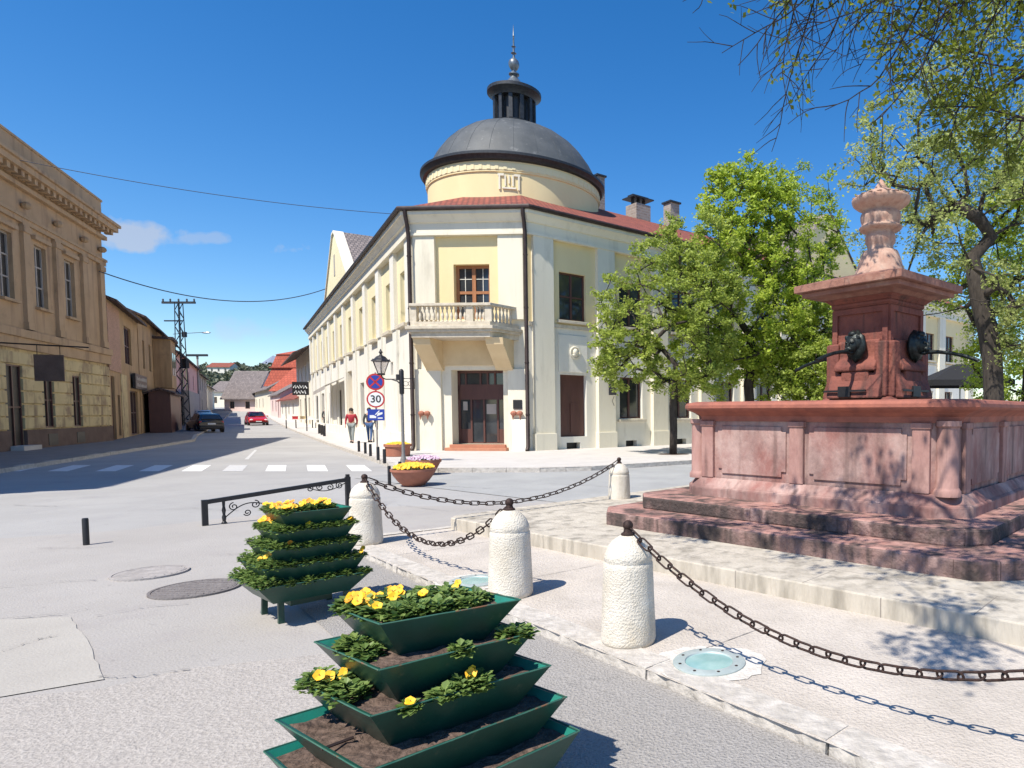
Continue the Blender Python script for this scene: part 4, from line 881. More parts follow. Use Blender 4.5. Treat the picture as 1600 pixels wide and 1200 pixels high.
# pilasters, corner columns and raised panels on the faces
def face(o, t, L_, name='panel'):
    fr = Fr(o, t)
    def bx(mb, a, b, z0, z1, d): fr.box(mb, a, b, -.01, d, z0, z1)
    xs_ = [.0, L_*.47, L_]
    for a in (.0, L_*.475-.09, L_-.18):
        m_ = MB(); bx(m_, a, a+.18, .80, 1.50, .045); bx(m_, a-.015, a+.195, 1.44, 1.50, .06); m_.build('pilaster', m_redl, ft, bevel=.008)
    for a, b in ((.24, L_*.475-.15), (L_*.475+.15, L_-.24)):
        m_ = MB(); z0, z1, k = .86, 1.44, .06
        pts = [(a+k, z0), (b-k, z0), (b-k, z0+k), (b, z0+k), (b, z1-k), (b-k, z1-k), (b-k, z1), (a+k, z1), (a+k, z1-k), (a, z1-k), (a, z0+k), (a+k, z0+k)]
        n_ = len(pts); vs = [fr.p(x, .02, z) for x, z in pts]+[fr.p(x, -.01, z) for x, z in pts]
        m_.add(vs, [tuple(range(n_))]+[(i, n_+i, n_+(i+1) % n_, (i+1) % n_) for i in range(n_)]); m_.build('raised_panel', m_red, ft, bevel=.006)
L1 = BU1-BC-(BU0+BC)
face(fp(BU1-BC, 0)[:2], (-FU[0], -FU[1]), L1)
L2 = BV1-BV0-2*BC
face(fp(BU0, BV0+BC)[:2], FV, L2)
face(fp(BU0+BC, BV1)[:2], FU, L1); face(fp(BU1, BV1-BC)[:2], (-FV[0], -FV[1]), L2)
for u, v in ((BU0+.09, BV0+.09), (BU1-.09, BV0+.09), (BU0+.09, BV1-.09), (BU1-.09, BV1-.09)):
    c = fp(u, v); MB().lathe([(.135, .78), (.135, .83), (.12, .85), (.11, .87), (.105, 1.45), (.125, 1.47), (.125, 1.52)], 18, (c[0], c[1], 0)).build('corner_column', m_redl, ft, smooth=True)
# pillar
PC = (2.225, 8.66); PR_ = R(44)
def sq(h, rot=PR_, c=PC): return ccw([(c[0]+h*math.cos(rot+a)*1.41421, c[1]+h*math.sin(rot+a)*1.41421) for a in [R(45+90*k) for k in range(4)]])
m_ = MB(); m_.prism(sq(.53), 1.0, 1.75); m_.prism(sq(.53), 1.75, 1.80, sq(.47)); m_.prism(sq(.40), 1.7, 3.02)
for h0, z0, h1, z1 in [(.40, 2.92, .43, 2.95), (.43, 2.95, .43, 2.99), (.43, 2.99, .50, 3.05)]: m_.prism(sq(h0), z0, z1, sq(h1))
pillar = m_.build('pillar', m_redd, ft, bevel=.01)
m_ = MB(); m_.prism(sq(.50), 3.05, 3.10, sq(.58)); m_.prism(sq(.70), 3.09, 3.15); m_.prism(sq(.775), 3.15, 3.24); m_.prism(sq(.775), 3.24, 3.36, sq(.36))
m_.build('pillar_cap', mat('cap_sandstone', (.33, .165, .12), (.22, .10, .075), sc=5, rough=.88, bump=.5, bsc=24, c3=(.40, .27, .21), sc3=4, lo3=.55, hi3=.8), ft, bevel=.008)
for k in range(4):
    a = PR_+k*math.pi/2; nx_, ny_ = math.cos(a), math.sin(a); tx_, ty_ = -ny_, nx_
    o = (PC[0]+nx_*.40-tx_*.40, PC[1]+ny_*.40-ty_*.40); fr = Fr(o, (tx_, ty_))
    m_ = MB()
    for q in ((0, .07, 1.85, 2.92), (.73, .80, 1.85, 2.92), (.07, .73, 2.85, 2.92)): fr.box(m_, q[0], q[1], -.01, .03, q[2], q[3])
    m_.build('pillar_moulding', m_redd, ft)
    m_ = MB(); fr.box(m_, .20, .60, 0, .13, 1.80, 2.12); fr.wedge(m_, .10, .70, [(0, 2.12), (.15, 2.12), (.15, 2.18), (.06, 2.30), (.06, 2.50), (0, 2.52)]); fr.box(m_, -.03, .14, 0, .10, 1.8, 2.48); fr.box(m_, .66, .83, 0, .10, 1.8, 2.48)
    fr.wedge(m_, .02, .78, [(0, 1.78), (.20, 1.78), (.17, 1.9), (.09, 2.1), (0, 2.1)])
    m_.build('spout_bracket', m_redd, ft, bevel=.02)
    # bronze lion mask with spout pipe
    c = fr.p(.42, .15, 2.42); msk = MB()
    nrm = Vector((fr.n[0], fr.n[1], 0)); tv = Vector((fr.t[0], fr.t[1], 0)); C_ = Vector(c)
    def lump(a, b, d, ra, rb, rc, wav=0, nw=9, seg=16):
        q = len(msk.v); msk.sphere((0, 0, 0), 1, seg, 10)
        for i_ in range(q, len(msk.v)):
            x_, y_, z_ = msk.v[i_]; an = math.atan2(z_, x_); m_w = 1+wav*(math.sin(an*nw)+.5*math.sin(an*nw*1.7+y_*6))*max(0, 1-abs(y_))
            p_ = C_+(tv*(a+x_*ra*m_w)+Vector((0, 0, b+z_*rb*m_w))+nrm*(d+y_*rc))*.8; msk.v[i_] = tuple(p_)
    lump(0, .02, -.02, .19, .24, .11, .09, 11, 44); lump(0, .06, .03, .145, .18, .10, .08, 9, 36)
    lump(0, .02, .09, .10, .125, .085); lump(0, -.045, .155, .055, .05, .06); lump(0, -.10, .12, .05, .03, .055); lump(0, .01, .165, .022, .05, .045)
    for s_ in (-1, 1): lump(s_*.045, .055, .155, .035, .018, .03); lump(s_*.10, .14, .08, .035, .04, .02); lump(s_*.035, -.05, .185, .03, .028, .03)
    lump(0, .19, .07, .07, .05, .06, .15, 7, 20)
    mo = msk.build('lion_mask', m_bronze, ft, smooth='all')
    p0 = C_+nrm*.12+Vector((0, 0, -.05)); path = [p0+nrm*(t*.66)+Vector((0, 0, -.02-.14*t*t)) for t in (0, .25, .5, .75, 1)]
    MB().tube(path, [.026, .024, .022, .022, .024], 10).build('spout_pipe', m_bronze, mo, smooth=True)
    msk = MB(); fr.box(msk, .0, .62, .2, .222, 1.86, 1.885); fr.box(msk, .22, .40, .2, .225, 1.80, 1.93); msk.build('iron_bracket', m_black, ft)
uc = (2.245, 8.66, 0)
def gad(a, z): 
    return 1+.028*abs(math.sin(a*9)) if 4.03 < z < 4.18 else (1+.02*abs(math.sin(a*4)) if z < 3.5 else 1)
up_ = [(.36, 3.28), (.37, 3.34), (.33, 3.42), (.30, 3.50), (.27, 3.60), (.235, 3.68), (.17, 3.71), (.175, 3.76), (.20, 3.80), (.205, 3.87), (.19, 3.90), (.18, 3.93), (.22, 3.945), (.28, 3.955), (.305, 3.975), (.305, 3.99), (.27, 4.01), (.26, 4.04), (.275, 4.08), (.28, 4.13), (.268, 4.17), (.235, 4.185), (.24, 4.20), (.275, 4.22), (.34, 4.25), (.395, 4.29), (.41, 4.325), (.41, 4.345), (.385, 4.365), (.27, 4.415), (.17, 4.455), (.085, 4.48), (.09, 4.50), (.06, 4.54), (.02, 4.60), (.002, 4.615)]
up_ = [(r_*(.90 if z_ > 3.9 else .95), z_) for r_, z_ in up_]
MB().lathe(up_, 72, uc, mod=gad).build('urn', m_urn, ft, smooth='all')
m_ = MB()
for k in range(20):
    a = k/20*2*math.pi; m_.sphere((uc[0]+.335*math.cos(a), uc[1]+.335*math.sin(a), 4.362), (.040, .040, .010), 8, 6)
m_.build('lid_beading', m_urn, ft, smooth='all')
# ------------------------------------------------------------ bollards and chains
BP = [(-.51, 4.20, 'nearest domed stone bollard with the long chain running right'), (-1.60, 5.29, 'domed stone bollard in the middle, above the near planter'), (-3.87, 7.40, 'domed stone bollard behind the far stacked planter'), (-1.37, 10.2, 'farthest stone bollard, at the left tip of the fountain steps'), (1.88, 2.22, 'stone bollard holding the right hand end of the long near chain')]
def bollard():
    e = empty('stone_bollard', BP[0][2], 'bollard', 'white stone bollards around the fountain')
    rnd = random.Random(2)
    pr_ = [(.170, 0), (.176, .03), (.174, .10), (.168, .25), (.162, .42), (.158, .515), (.152, .525), (.150, .532), (.156, .542), (.150, .575), (.132, .62), (.10, .66), (.055, .69), (.03, .70)]
    seg = 64; vs = []; prof = []
    for i in range(len(pr_)-1):
        k = max(1, int((pr_[i+1][1]-pr_[i][1])/.02))
        for j in range(k): t = j/k; prof.append((pr_[i][0]+(pr_[i+1][0]-pr_[i][0])*t, pr_[i][1]+(pr_[i+1][1]-pr_[i][1])*t))
    prof.append(pr_[-1]); m_ = MB(); m_.lathe(prof, seg)
    m_.v = [(x*(1+rnd.uniform(-.006, .006)), y*(1+rnd.uniform(-.006, .006)), z) for x, y, z in m_.v]
    m_.build('stone', m_bol, e, smooth='all')
    m_ = MB(); m_.lathe([(.045, .69), (.045, .705), (.03, .715), (.026, .735)], 16); m_.sphere((0, 0, .757), .034, 14, 10); m_.build('iron_knob', m_iron, e, smooth=True)
    return e
b0 = bollard(); BO = []
for i, (x, y, lab) in enumerate(BP):
    o = b0 if i == 0 else copy_tree(b0); o.location = (x, y, pz); o['label'] = lab; o.rotation_euler = (0, 0, i*1.3); BO.append(o)
KZ = pz+.725
def link_mesh(lw=.052, lh=.022, r=.0058):
    pts = []
    for k in range(16):
        a = 2*math.pi*k/16; cx_ = (lw-lh)/1*(1 if math.cos(a) > 0 else -1)*.5 if abs(math.cos(a)) > .02 else 0
        pts.append(((lw-lh)*(1 if math.cos(a) >= 0 else -1)*.9+lh*math.cos(a), lh*math.sin(a), 0))
    m_ = MB(); m_.tube(pts, r, 6, closed=True); return m_
def chain(a, b, sag, label, side=(0, 0), sz=1.25):
    A_, B_ = Vector(a), Vector(b); N = 200; pts = []
    for i in range(N+1):
        t = i/N; p = A_.lerp(B_, t); p.z -= 4*sag*t*(1-t); pts.append(p)
    L_ = [0]
    for i in range(N): L_.append(L_[-1]+(pts[i+1]-pts[i]).length)
    pitch = .075*sz; n_ = int(L_[-1]/pitch); pitch = L_[-1]/n_; lm = link_mesh(.050*sz, .020*sz, .0052*sz); big = MB(); j = 0
    for k in range(n_):
        s_ = (k+.5)*pitch
        while L_[j+1] < s_: j += 1
        t = (s_-L_[j])/(L_[j+1]-L_[j]); p = pts[j].lerp(pts[j+1], t); d = (pts[j+1]-pts[j]).normalized()
        u = Vector((0, 0, 1)) - d*d.z; u.normalize(); v = d.cross(u)
        if k % 2: u, v = v, -u
        ang = R(25); u, v = u*math.cos(ang)+v*math.sin(ang), v*math.cos(ang)-u*math.sin(ang)
        big.add([p+d*q[0]+u*q[1]+v*q[2] for q in lm.v], lm.f)
    return tag(big.build('chain', m_iron, smooth='all'), label, 'chain', 'iron chains between the stone bollards')
def off(p, q, r): v = Vector((q[0]-p[0], q[1]-p[1])).normalized(); return (p[0]+v.x*r, p[1]+v.y*r, KZ)
b1, b2, b3, b4, b5 = [p[:2] for p in BP]
chain(off(b1, b5, .03), off(b5, b1, .03), .47, 'rusty chain hanging from the nearest bollard out to the right')
chain(off(b3, b2, .03), off(b2, b3, .03), .50, 'deeply sagging chain between the middle bollard and the one behind the planter')
chain(off(b3, b4, .03), off(b4, b3, .03), .44, 'long shallow chain running back to the farthest bollard', sz=1.45)
# ------------------------------------------------------------ plants
def toned(o, tones):
    at = o.data.attributes.new('tone', 'FLOAT', 'FACE'); at.data.foreach_set('value', tones)
m_leaf = leafmat('pansy_leaf', (.06, .13, .028), (.27, .37, .10), .35)
m_pet = mat('yellow_petal', (.88, .56, .01), (.82, .36, .008), sc=30, rough=.6)
m_pet2 = mat('orange_petal', (.85, .27, .01), rough=.6)
m_petw = mat('white_petal', (.8, .78, .8), rough=.6)
m_petp = mat('purple_petal', (.70, .62, .70), (.25, .06, .16), sc=30, rough=.6)
m_heart = mat('pansy_heart', (.10, .03, .01), rough=.7)
def leafcloud(mb, tones, rnd, c, rx, ry, rz, n_, size, base=.5):
    for _ in range(n_):
        a = rnd.uniform(0, 6.283); r = math.sqrt(rnd.random()); z = rnd.uniform(.1, 1)*math.sqrt(max(0, 1-r*r*.8))
        p = Vector((c[0]+rx*r*math.cos(a), c[1]+ry*r*math.sin(a), c[2]+rz*z))
        d = Vector((math.cos(a)+rnd.uniform(-.6, .6), math.sin(a)+rnd.uniform(-.6, .6), rnd.uniform(-.2, .7))).normalized()
        s_ = size*rnd.uniform(.6, 1.25); sd = d.cross(Vector((0, 0, 1))).normalized()*s_*.42; u_ = Vector((0, 0, 1))*s_*.12
        mb.add([p, p+d*s_*.5+sd+u_, p+d*s_, p+d*s_*.5-sd+u_], [(0, 1, 2), (0, 2, 3)]); t = min(1, max(0, base+rnd.uniform(-.5, .5))); tones += [t, t]
def flower(mb, p, r, nrm, rnd):
    nrm = nrm.normalized(); a = nrm.cross(Vector((0, .3, 1))).normalized(); b = nrm.cross(a)
    for k in range(5):
        an = k*1.257+rnd.uniform(-.1, .1); d = a*math.cos(an)+b*math.sin(an); s_ = nrm.cross(d)
        c = p+d*r*.55; pts = [c+(d*math.cos(t)+s_*math.sin(t)*1.1)*r*.52+nrm*r*.12*math.cos(t) for t in [j*math.pi/3 for j in range(6)]]
        mb.cur = 0; mb.add(pts, [tuple(range(6))])
    mb.cur = 1; mb.add([p+(a*math.cos(t)+b*math.sin(t))*r*.13+nrm*r*.12 for t in [j*math.pi/3 for j in range(6)]], [tuple(range(6))]); mb.cur = 0
protos = {}
def pansy(x, y, z, size, nfl, label, group, seed, petal=None, rxy=(1, 1)):
    rnd = random.Random(seed); e = empty('pansy_plant', label, 'flower plant', group, (x, y, z), rnd.uniform(0, 6))
    mb = MB(); tn = []; leafcloud(mb, tn, rnd, (0, 0, 0), size*rxy[0], size*rxy[1], size*1.1, int(130+size*1100), .032, .5)
    for _ in range(5): a = rnd.uniform(0, 6.28); mb.tube([(0, 0, -.02), (size*.4*math.cos(a), size*.4*math.sin(a), size*.4)], .003, 4); 
    tn += [.3]*(len(mb.f)-len(tn))
    o = mb.build('foliage', m_leaf, e); toned(o, tn)
    for k in range(int(nfl*2.1+.5)):
        a = rnd.uniform(0, 6.28); r = size*rnd.uniform(.1, .95); f = MB(); p = Vector((r*math.cos(a), r*math.sin(a), size*rnd.uniform(.8, 1.25)+.01))
        lp = e.rotation_euler.z
        nn = Vector((math.sin(-lp+math.pi)*0, 0, 1))+Matrix.Rotation(-lp, 3, 'Z')@Vector((rnd.uniform(-.3, .6), -1.1+rnd.uniform(-.4, .4), rnd.uniform(-.2, .4)))
        flower(f, p, rnd.uniform(.014, .022), nn, rnd); f.build('flower', [petal or (m_pet if rnd.random() < .85 else m_pet2), m_heart], e)
    return e
def tray(e, corners, zr, h, inset, fill=.02, name='tray'):
    """open sloping sheet metal tray: outer and inner skins, soil inside"""
    c = Vector((sum(p[0] for p in corners)/4, sum(p[1] for p in corners)/4))
    ml = sum((Vector(p)-c).length for p in corners)/4
    def shrink(d):
        out = []
        for p in corners: v = Vector(p)-c; out.append(tuple(c+v*(1-d/ml*1.25)))
        return out
    P = ccw(list(corners)); corners = P
    lo = shrink(inset); ti = shrink(.012); li_ = shrink(inset+.01)
    mb = MB(); n_ = 4
    vs = [(*p, zr) for p in P]+[(*p, zr-h) for p in lo]+[(*p, zr) for p in ti]+[(*p, zr-h+.012) for p in li_]
    fs = [(4+i, 4+(i+1) % 4, (i+1) % 4, i) for i in range(4)]+[(3+4, 2+4, 1+4, 0+4)]+[(i, (i+1) % 4, 8+(i+1) % 4, 8+i) for i in range(4)]
    mb.add(vs, fs); mb.cur = 1; mb.add(vs, [(8+i, 8+(i+1) % 4, 12+(i+1) % 4, 12+i) for i in range(4)])
    t = mb.build(name, [m_green, m_teal], e)
    lipm = MB(); rq = random.Random(int(zr*99))
    for i in range(4):
        a_, b_ = Vector((*P[i], zr)), Vector((*P[(i+1) % 4], zr)); k_ = 8; lipm.tube([a_.lerp(b_, j/k_)+Vector((0, 0, rq.uniform(-.0012, .0012))) for j in range(k_+1)], .0032, 5)
    lipm.build('rolled_edge', m_edge, t)
    sl = shrink(.012+inset*fill/h*1.0+.004)
    sb = MB(); N = 14; rnd = random.Random(int(zr*100)); vs = []
    for i in range(N+1):
        for j in range(N+1):
            u, v = i/N, j/N
            x = (sl[0][0]*(1-u)*(1-v)+sl[1][0]*u*(1-v)+sl[2][0]*u*v+sl[3][0]*(1-u)*v); y = (sl[0][1]*(1-u)*(1-v)+sl[1][1]*u*(1-v)+sl[2][1]*u*v+sl[3][1]*(1-u)*v)
            vs.append((x, y, zr-fill+rnd.uniform(-.008, .012)))
    sb.add(vs, [(i*(N+1)+j, (i+1)*(N+1)+j, (i+1)*(N+1)+j+1, i*(N+1)+j+1) for i in range(N) for j in range(N)]); sb.build('soil', m_soil, t, smooth='all')
    return t
near = empty('stacked_planter', 'dark green five tier metal planter in the near foreground', 'planter', 'stacked green planters')
ZS = [.85, .72, .59, .46, .33]
NC = {  # left, front, right corners of each rim on its level
 0: (G(513, 946, .85), G(594, 976, .85), G(814, 937, .85), G(717, 915, .85)),
 1: (G(491, 1003, .72), G(592, 1047, .72), G(834, 988, .72), None),
 2: (G(462, 1062, .59), G(579, 1120, .59), G(861, 1040, .59), None),
 3: (G(430, 1125, .46), (-1.085, 2.03, 0), G(886, 1089, .46), None),
 4: (G(412, 1174, .33), (-1.06, 1.93, 0), G(906, 1142, .33), None)}
for k in range(5):
    l_, f_, r_, b_ = [(Vector(q[:2]) if q else None) for q in NC[k]]
    if b_ is None: b_ = l_+r_-f_
    NC[k] = (l_, f_, r_, b_)
    ins_ = .105 if k < 4 else .09
    tray(near, [tuple(v) for v in (l_, f_, r_, b_)], ZS[k], .165, ins_, .022 if k < 2 else .03)
m_ = MB(); cN = (NC[3][0]+NC[3][2])/2
m_.box(cN.x, cN.y, .0, .5, .4, .2, R(38)); 
for a in (-1, 1):
    for b in (-1, 1): m_.box(cN.x+a*.3, cN.y+b*.25, 0, .05, .05, .2, R(38))
m_.build('base_block', m_green, near)
# dividers
for k in (2, 3):
    l_, f_, r_, b_ = NC[k]; p = l_.lerp(f_, .55); c = (l_+r_)/2; q = p.lerp(c, .28); mb = MB(); mb.tube([(p.x, p.y, ZS[k]-.008), (q.x, q.y, ZS[k]-.008)], .006, 5); mb.build('divider', m_gut, near)
def bil(cr, u, v): return cr[0]*(1-u)*(1-v)+cr[1]*u*(1-v)+cr[2]*u*v+cr[3]*(1-u)*v      # u: left->front, v: towards the right/back
GN = 'pansies growing in the near planter'; GFp = 'pansies growing in the far planter'
sd0 = 100
def put(k, u, v, size, nfl, label='small leafy pansy plant in the near green planter', pet=None):
    global sd0; sd0 += 1
    p = bil(NC[k], u, v); return pansy(p.x, p.y, ZS[k]-.025, size, nfl, label, GN, sd0, pet)
ORD = ['first', 'second', 'third', 'fourth', 'fifth', 'sixth', 'seventh', 'eighth', 'ninth', 'tenth', 'eleventh', 'twelfth', 'thirteenth', 'fourteenth', 'fifteenth', 'sixteenth', 'seventeenth', 'eighteenth']
TRN = ['top', 'second', 'third', 'fourth', 'bottom']
def px_of(p, z):
    dz = z-EYE; return CX+F*p.x/(p.y*math.cos(PIT)-dz*math.sin(PIT))
def plant_tray(k, lst):
    order = sorted(range(len(lst)), key=lambda q: px_of(bil(NC[k], lst[q][0], lst[q][1]), ZS[k]))
    for rank, q in enumerate(order):
        u, v, s_, f = lst[q]; put(k, u, v, s_, f, f"{'yellow blooming' if f else 'leafy'} pansy, {ORD[rank]} from the left in the {TRN[k]} tray of near planter")
plant_tray(0, [(.2, .1, .05, 3), (.35, .12, .055, 4), (.12, .22, .05, 2), (.6, .14, .05, 1), (.3, .32, .05, 3), (.75, .2, .045, 0), (.15, .42, .05, 2), (.5, .36, .05, 0), (.7, .36, .05, 0), (.4, .52, .05, 1), (.75, .5, .045, 0), (.2, .62, .055, 0), (.5, .68, .055, 0), (.3, .78, .05, 1), (.75, .7, .04, 0), (.6, .85, .04, 0)])
plant_tray(1, [(.35, .12, .055, 0), (.55, .10, .045, 0), (.95, .52, .03, 0), (.93, .93, .05, 0), (.85, .9, .04, 0)])
plant_tray(2, [(.15, .06, .06, 0), (.3, .09, .06, 2), (.5, .08, .055, 0), (.97, .2, .02, 1), (.95, .38, .04, 0), (.93, .5, .05, 0), (.93, .58, .05, 1)])
far = empty('stacked_planter', 'dark green five tier planter on short legs, full of pansies, behind the near one', 'planter', 'stacked green planters')
cf = Vector((-3.16, 5.16)); uf = Vector((math.cos(R(-39)), math.sin(R(-39)))); vf = Vector((math.cos(R(48)), math.sin(R(48))))
FC = []
for k, z in enumerate(ZS):
    a, b = (.40, .44, .50, .57, .66)[k]/2, (.50, .56, .62, .70, .78)[k]/2; c = cf+Vector((-.015, -.0))*k
    cr = (c-uf*a-vf*b, c+uf*a-vf*b, c+uf*a+vf*b, c-uf*a+vf*b); FC.append(cr); tray(far, [tuple(v) for v in cr], z, .155 if k < 4 else .15, .085 if k < 4 else .13, .02)
m_ = MB()
for a in (-1, 1):
    for b in (-1, 1):
        p = cf+uf*a*.17+vf*b*.23+Vector((-.06, .05)); q = cf+uf*a*.18+vf*b*.235+Vector((-.06, .05)); m_ = MB(); m_.tube([(q.x, q.y, 0), (p.x, p.y, .2)], .028, 4); m_.build('leg', m_green, far)
m_ = MB(); c_ = cf+Vector((-.06, 0)); m_.box(c_.x, c_.y+.06, .10, .2, .3, .2, R(-39)); m_.build('base_block', m_green, far)  # dark block added for the shade under the bottom tray
def putf(k, u, v, size, nfl, label, pet=None):
    global sd0; sd0 += 1
    p = bil(FC[k], u, v); return pansy(p.x, p.y, ZS[k]-.02, size, nfl, label, GFp, sd0, pet)
for k in range(5):
    for i in range(5):      # short side
        fl = {0: 3, 1: 3 if i < 2 else 0, 2: 0, 3: 1 if i == 3 else 0, 4: 0}[k]
        putf(k, .1+.8*i/4, .10, .05+.008*k, fl, f"{'yellow blooming' if fl else 'leafy'} pansy, {ORD[i]} from the left on short side, {TRN[k]} tray, far planter")
    for i in range(5 if k else 4):
        fl = 2 if (k == 0) else (1 if (k, i) in ((1, 1), (2, 0), (1, 4), (3, 4)) else 0)
        putf(k, .93 if k else .6, .26+.17*i, .048, fl, f"{'yellow blooming' if fl else 'leafy'} pansy, {ORD[i]} from the left on long side, {TRN[k]} tray, far planter")
for i, v in enumerate((.3, .55, .8)): putf(0, .25, v, .05, 2, f"yellow pansy, {ORD[i]} from the left along the back of the top tray, far planter")
# ------------------------------------------------------------ flower bowls
def bowl(name, x, y, r, h, label, petal, lab2, pn_=170, prof=None, z=0.0):
    e = empty(name, label, 'flower bowl', None, (x, y, z))
    pr_ = prof or [(r*.42, 0), (r*.5, h*.06), (r*.72, h*.32), (r*.9, h*.62), (r*.985, h*.84), (r*1.0, h*.86), (r*1.03, h*.88), (r*1.03, h*1.0), (r*.95, h*1.0), (r*.9, h*.88), (r*.01, h*.86)]
    MB().lathe(pr_, 40).build('shell', m_bowl, e, smooth=True)
    MB().lathe([(r*.91, h*.9), (r*.5, h*.95), (.01, h*.97)], 24).build('soil', m_soil, e)
    rn = random.Random(int(x*10)); mb = MB(); tn = []
    leafcloud(mb, tn, rn, (0, 0, h*.92), r*.9, r*.9, .10, 500, .05, .5)
    fo = mb.build('pansies', m_leaf, None); toned(fo, tn); fo.location = (x, y, z)
    f = MB()
    for _ in range(pn_):
        a = rn.uniform(0, 6.28); q = r*.9*math.sqrt(rn.random()); flower(f, Vector((q*math.cos(a), q*math.sin(a), h*.95+.12*math.sqrt(max(.02, 1-(q/r)**2))+rn.uniform(-.01, .02))), rn.uniform(.03, .042), Vector((rn.uniform(-.4, .4), -.8, .7)), rn)
    fl = f.build('blossoms', [petal, m_heart], fo); tag(fo, lab2, 'flowers', None, 'stuff')
p = G(645, 752); bowl('terracotta_bowl', -6.43, 14.35, .45, .38, 'round terracotta bowl of yellow pansies nearest the road', m_pet, 'dense yellow pansies filling the nearest terracotta bowl')
bowl('terracotta_bowl', -7.3, 16.9, .42, .38, 'terracotta bowl of white and purple pansies behind the nearest bowl', m_petp, 'white and purple pansies filling the second bowl', prof=[(.22, 0), (.24, .02), (.40, .32), (.43, .34), (.43, .40), (.39, .40), (.37, .34), (.01, .35)])
bowl('terracotta_tub', -10.55, 22.4, .42, .36, 'straight sided terracotta tub of yellow pansies on the pavement by the sign pole', m_pet, 'yellow pansies filling the straight sided tub', prof=[(.36, 0), (.38, .02), (.40, .33), (.44, .34), (.44, .42), (.40, .42), (.38, .36), (.01, .35)], z=.12)
# ------------------------------------------------------------ short posts
def post(x, y, h, r, label, z=0):
    m_ = MB(); m_.lathe([(r, 0), (r, h-.015), (r*.85, h), (.001, h+.003)], 14); o = m_.build('metal_post', m_black, smooth=True); o.location = (x, y, z); return tag(o, label, 'post', 'short black metal posts')
p = G(135, 852); post(p[0], p[1], .33, .032, 'lone short black post in the left foreground')
p = G(578, 792); post(p[0], p[1], .40, .035, 'black post standing just behind the knob of the stone bollard beside the rail')
post(-7.08, 14.6, .42, .035, 'black post at the left edge of the nearest terracotta bowl'); post(-7.45, 15.9, .42, .035, 'black post between the nearest and second bowls')
for i, (px, py) in enumerate([(561, 706), (571, 709), (579, 713), (591, 719), (601, 724)]):
    p = G(px, py, .12); post(p[0], p[1], .42, .045, 'short black post, %s from the left in the kerb row by the sign pole' % ORD[i], .12)
for i, (px, py) in enumerate([(499, 677), (503, 679), (507, 681)]):
    p = G(px, py, .3); post(p[0], p[1], .6, .07, 'short black post, %s of three by the person in grey up the street' % ORD[i], .28)
# ------------------------------------------------------------ ornamental rail
rl = empty('ornamental_rail', 'low black rail with scrolled ironwork between two posts', 'railing')
RA, RB = Vector((-7.11, 9.25, 0)), Vector((-5.80, 10.57, 0))
m_ = MB(); m_.box(RA.x, RA.y, 0, .07, .07, .37, R(45)); m_.build('post', m_black, rl); m_ = MB(); m_.box(RB.x, RB.y, 0, .07, .07, .57, R(45)); m_.box(RB.x, RB.y, .57, .05, .05, .61, R(45)); m_.build('post', m_black, rl)
rd = (RB-RA); rn_ = rd.normalized(); ra0 = RA+rn_*.22
m_ = MB(); q = rn_.cross(Vector((0, 0, 1)))*.03
z0a, z1a = .365, .555; a_ = RA+rn_*.0; b_ = RB
m_.hexa([a_-q+Vector((0, 0, z0a-.06)), b_-q+Vector((0, 0, z1a-.06)), b_+q+Vector((0, 0, z1a-.06)), a_+q+Vector((0, 0, z0a-.06)), a_-q+Vector((0, 0, z0a)), b_-q+Vector((0, 0, z1a)), b_+q+Vector((0, 0, z1a)), a_+q+Vector((0, 0, z0a))]); m_.build('top_rail', m_black, rl)
m_ = MB(); m_.lathe([(.035, 0), (.035, .02), (.02, .04), (.028, .10), (.016, .14), (.026, .2), (.016, .25), (.02, .33)], 10, (ra0.x, ra0.y, 0)); m_.build('turned_baluster', m_black, rl, smooth=True)
def spiral(c, r0, turns, a0, sgn=1, n_=26):
    return [(c[0]+(r0*(1-.8*i/n_))*math.cos(a0+sgn*turns*6.283*i/n_), c[1]+(r0*(1-.8*i/n_))*math.sin(a0+sgn*turns*6.283*i/n_)) for i in range(n_+1)]
def rpt(s_, z): p_ = RA+rn_*s_; return (p_.x, p_.y, z)
LR_ = rd.length
m_ = MB()
for c, r_, a0, sg in [((.34, .24), .06, 1.6, 1), ((.60, .25), .06, 1.6, -1), ((.50, .14), .05, 3.6, 1), ((LR_-.12, .44), .055, 2, 1), ((LR_-.26, .42), .055, 2, -1), ((LR_-.40, .43), .055, 1, 1), ((LR_-.54, .42), .05, 2, -1)]:
    m_.tube([rpt(s_, z) for s_, z in spiral(c, r_, 1.4, a0, sg)], .008, 5)
    if c == (.50, .14): m_.tube([rpt(.24+.45*t, .10+.22*math.sin(t*3.1)*.4+.15*t) for t in [i/12 for i in range(13)]], .008, 5); m_.build('scrollwork', m_black, rl, smooth='all'); m_ = MB()
m_.tube([rpt(LR_-.62+.58*t, .47-.10*math.sin(t*3.14)) for t in [i/12 for i in range(13)]], .007, 5)
m_.build('scrollwork', m_black, rl, smooth='all')
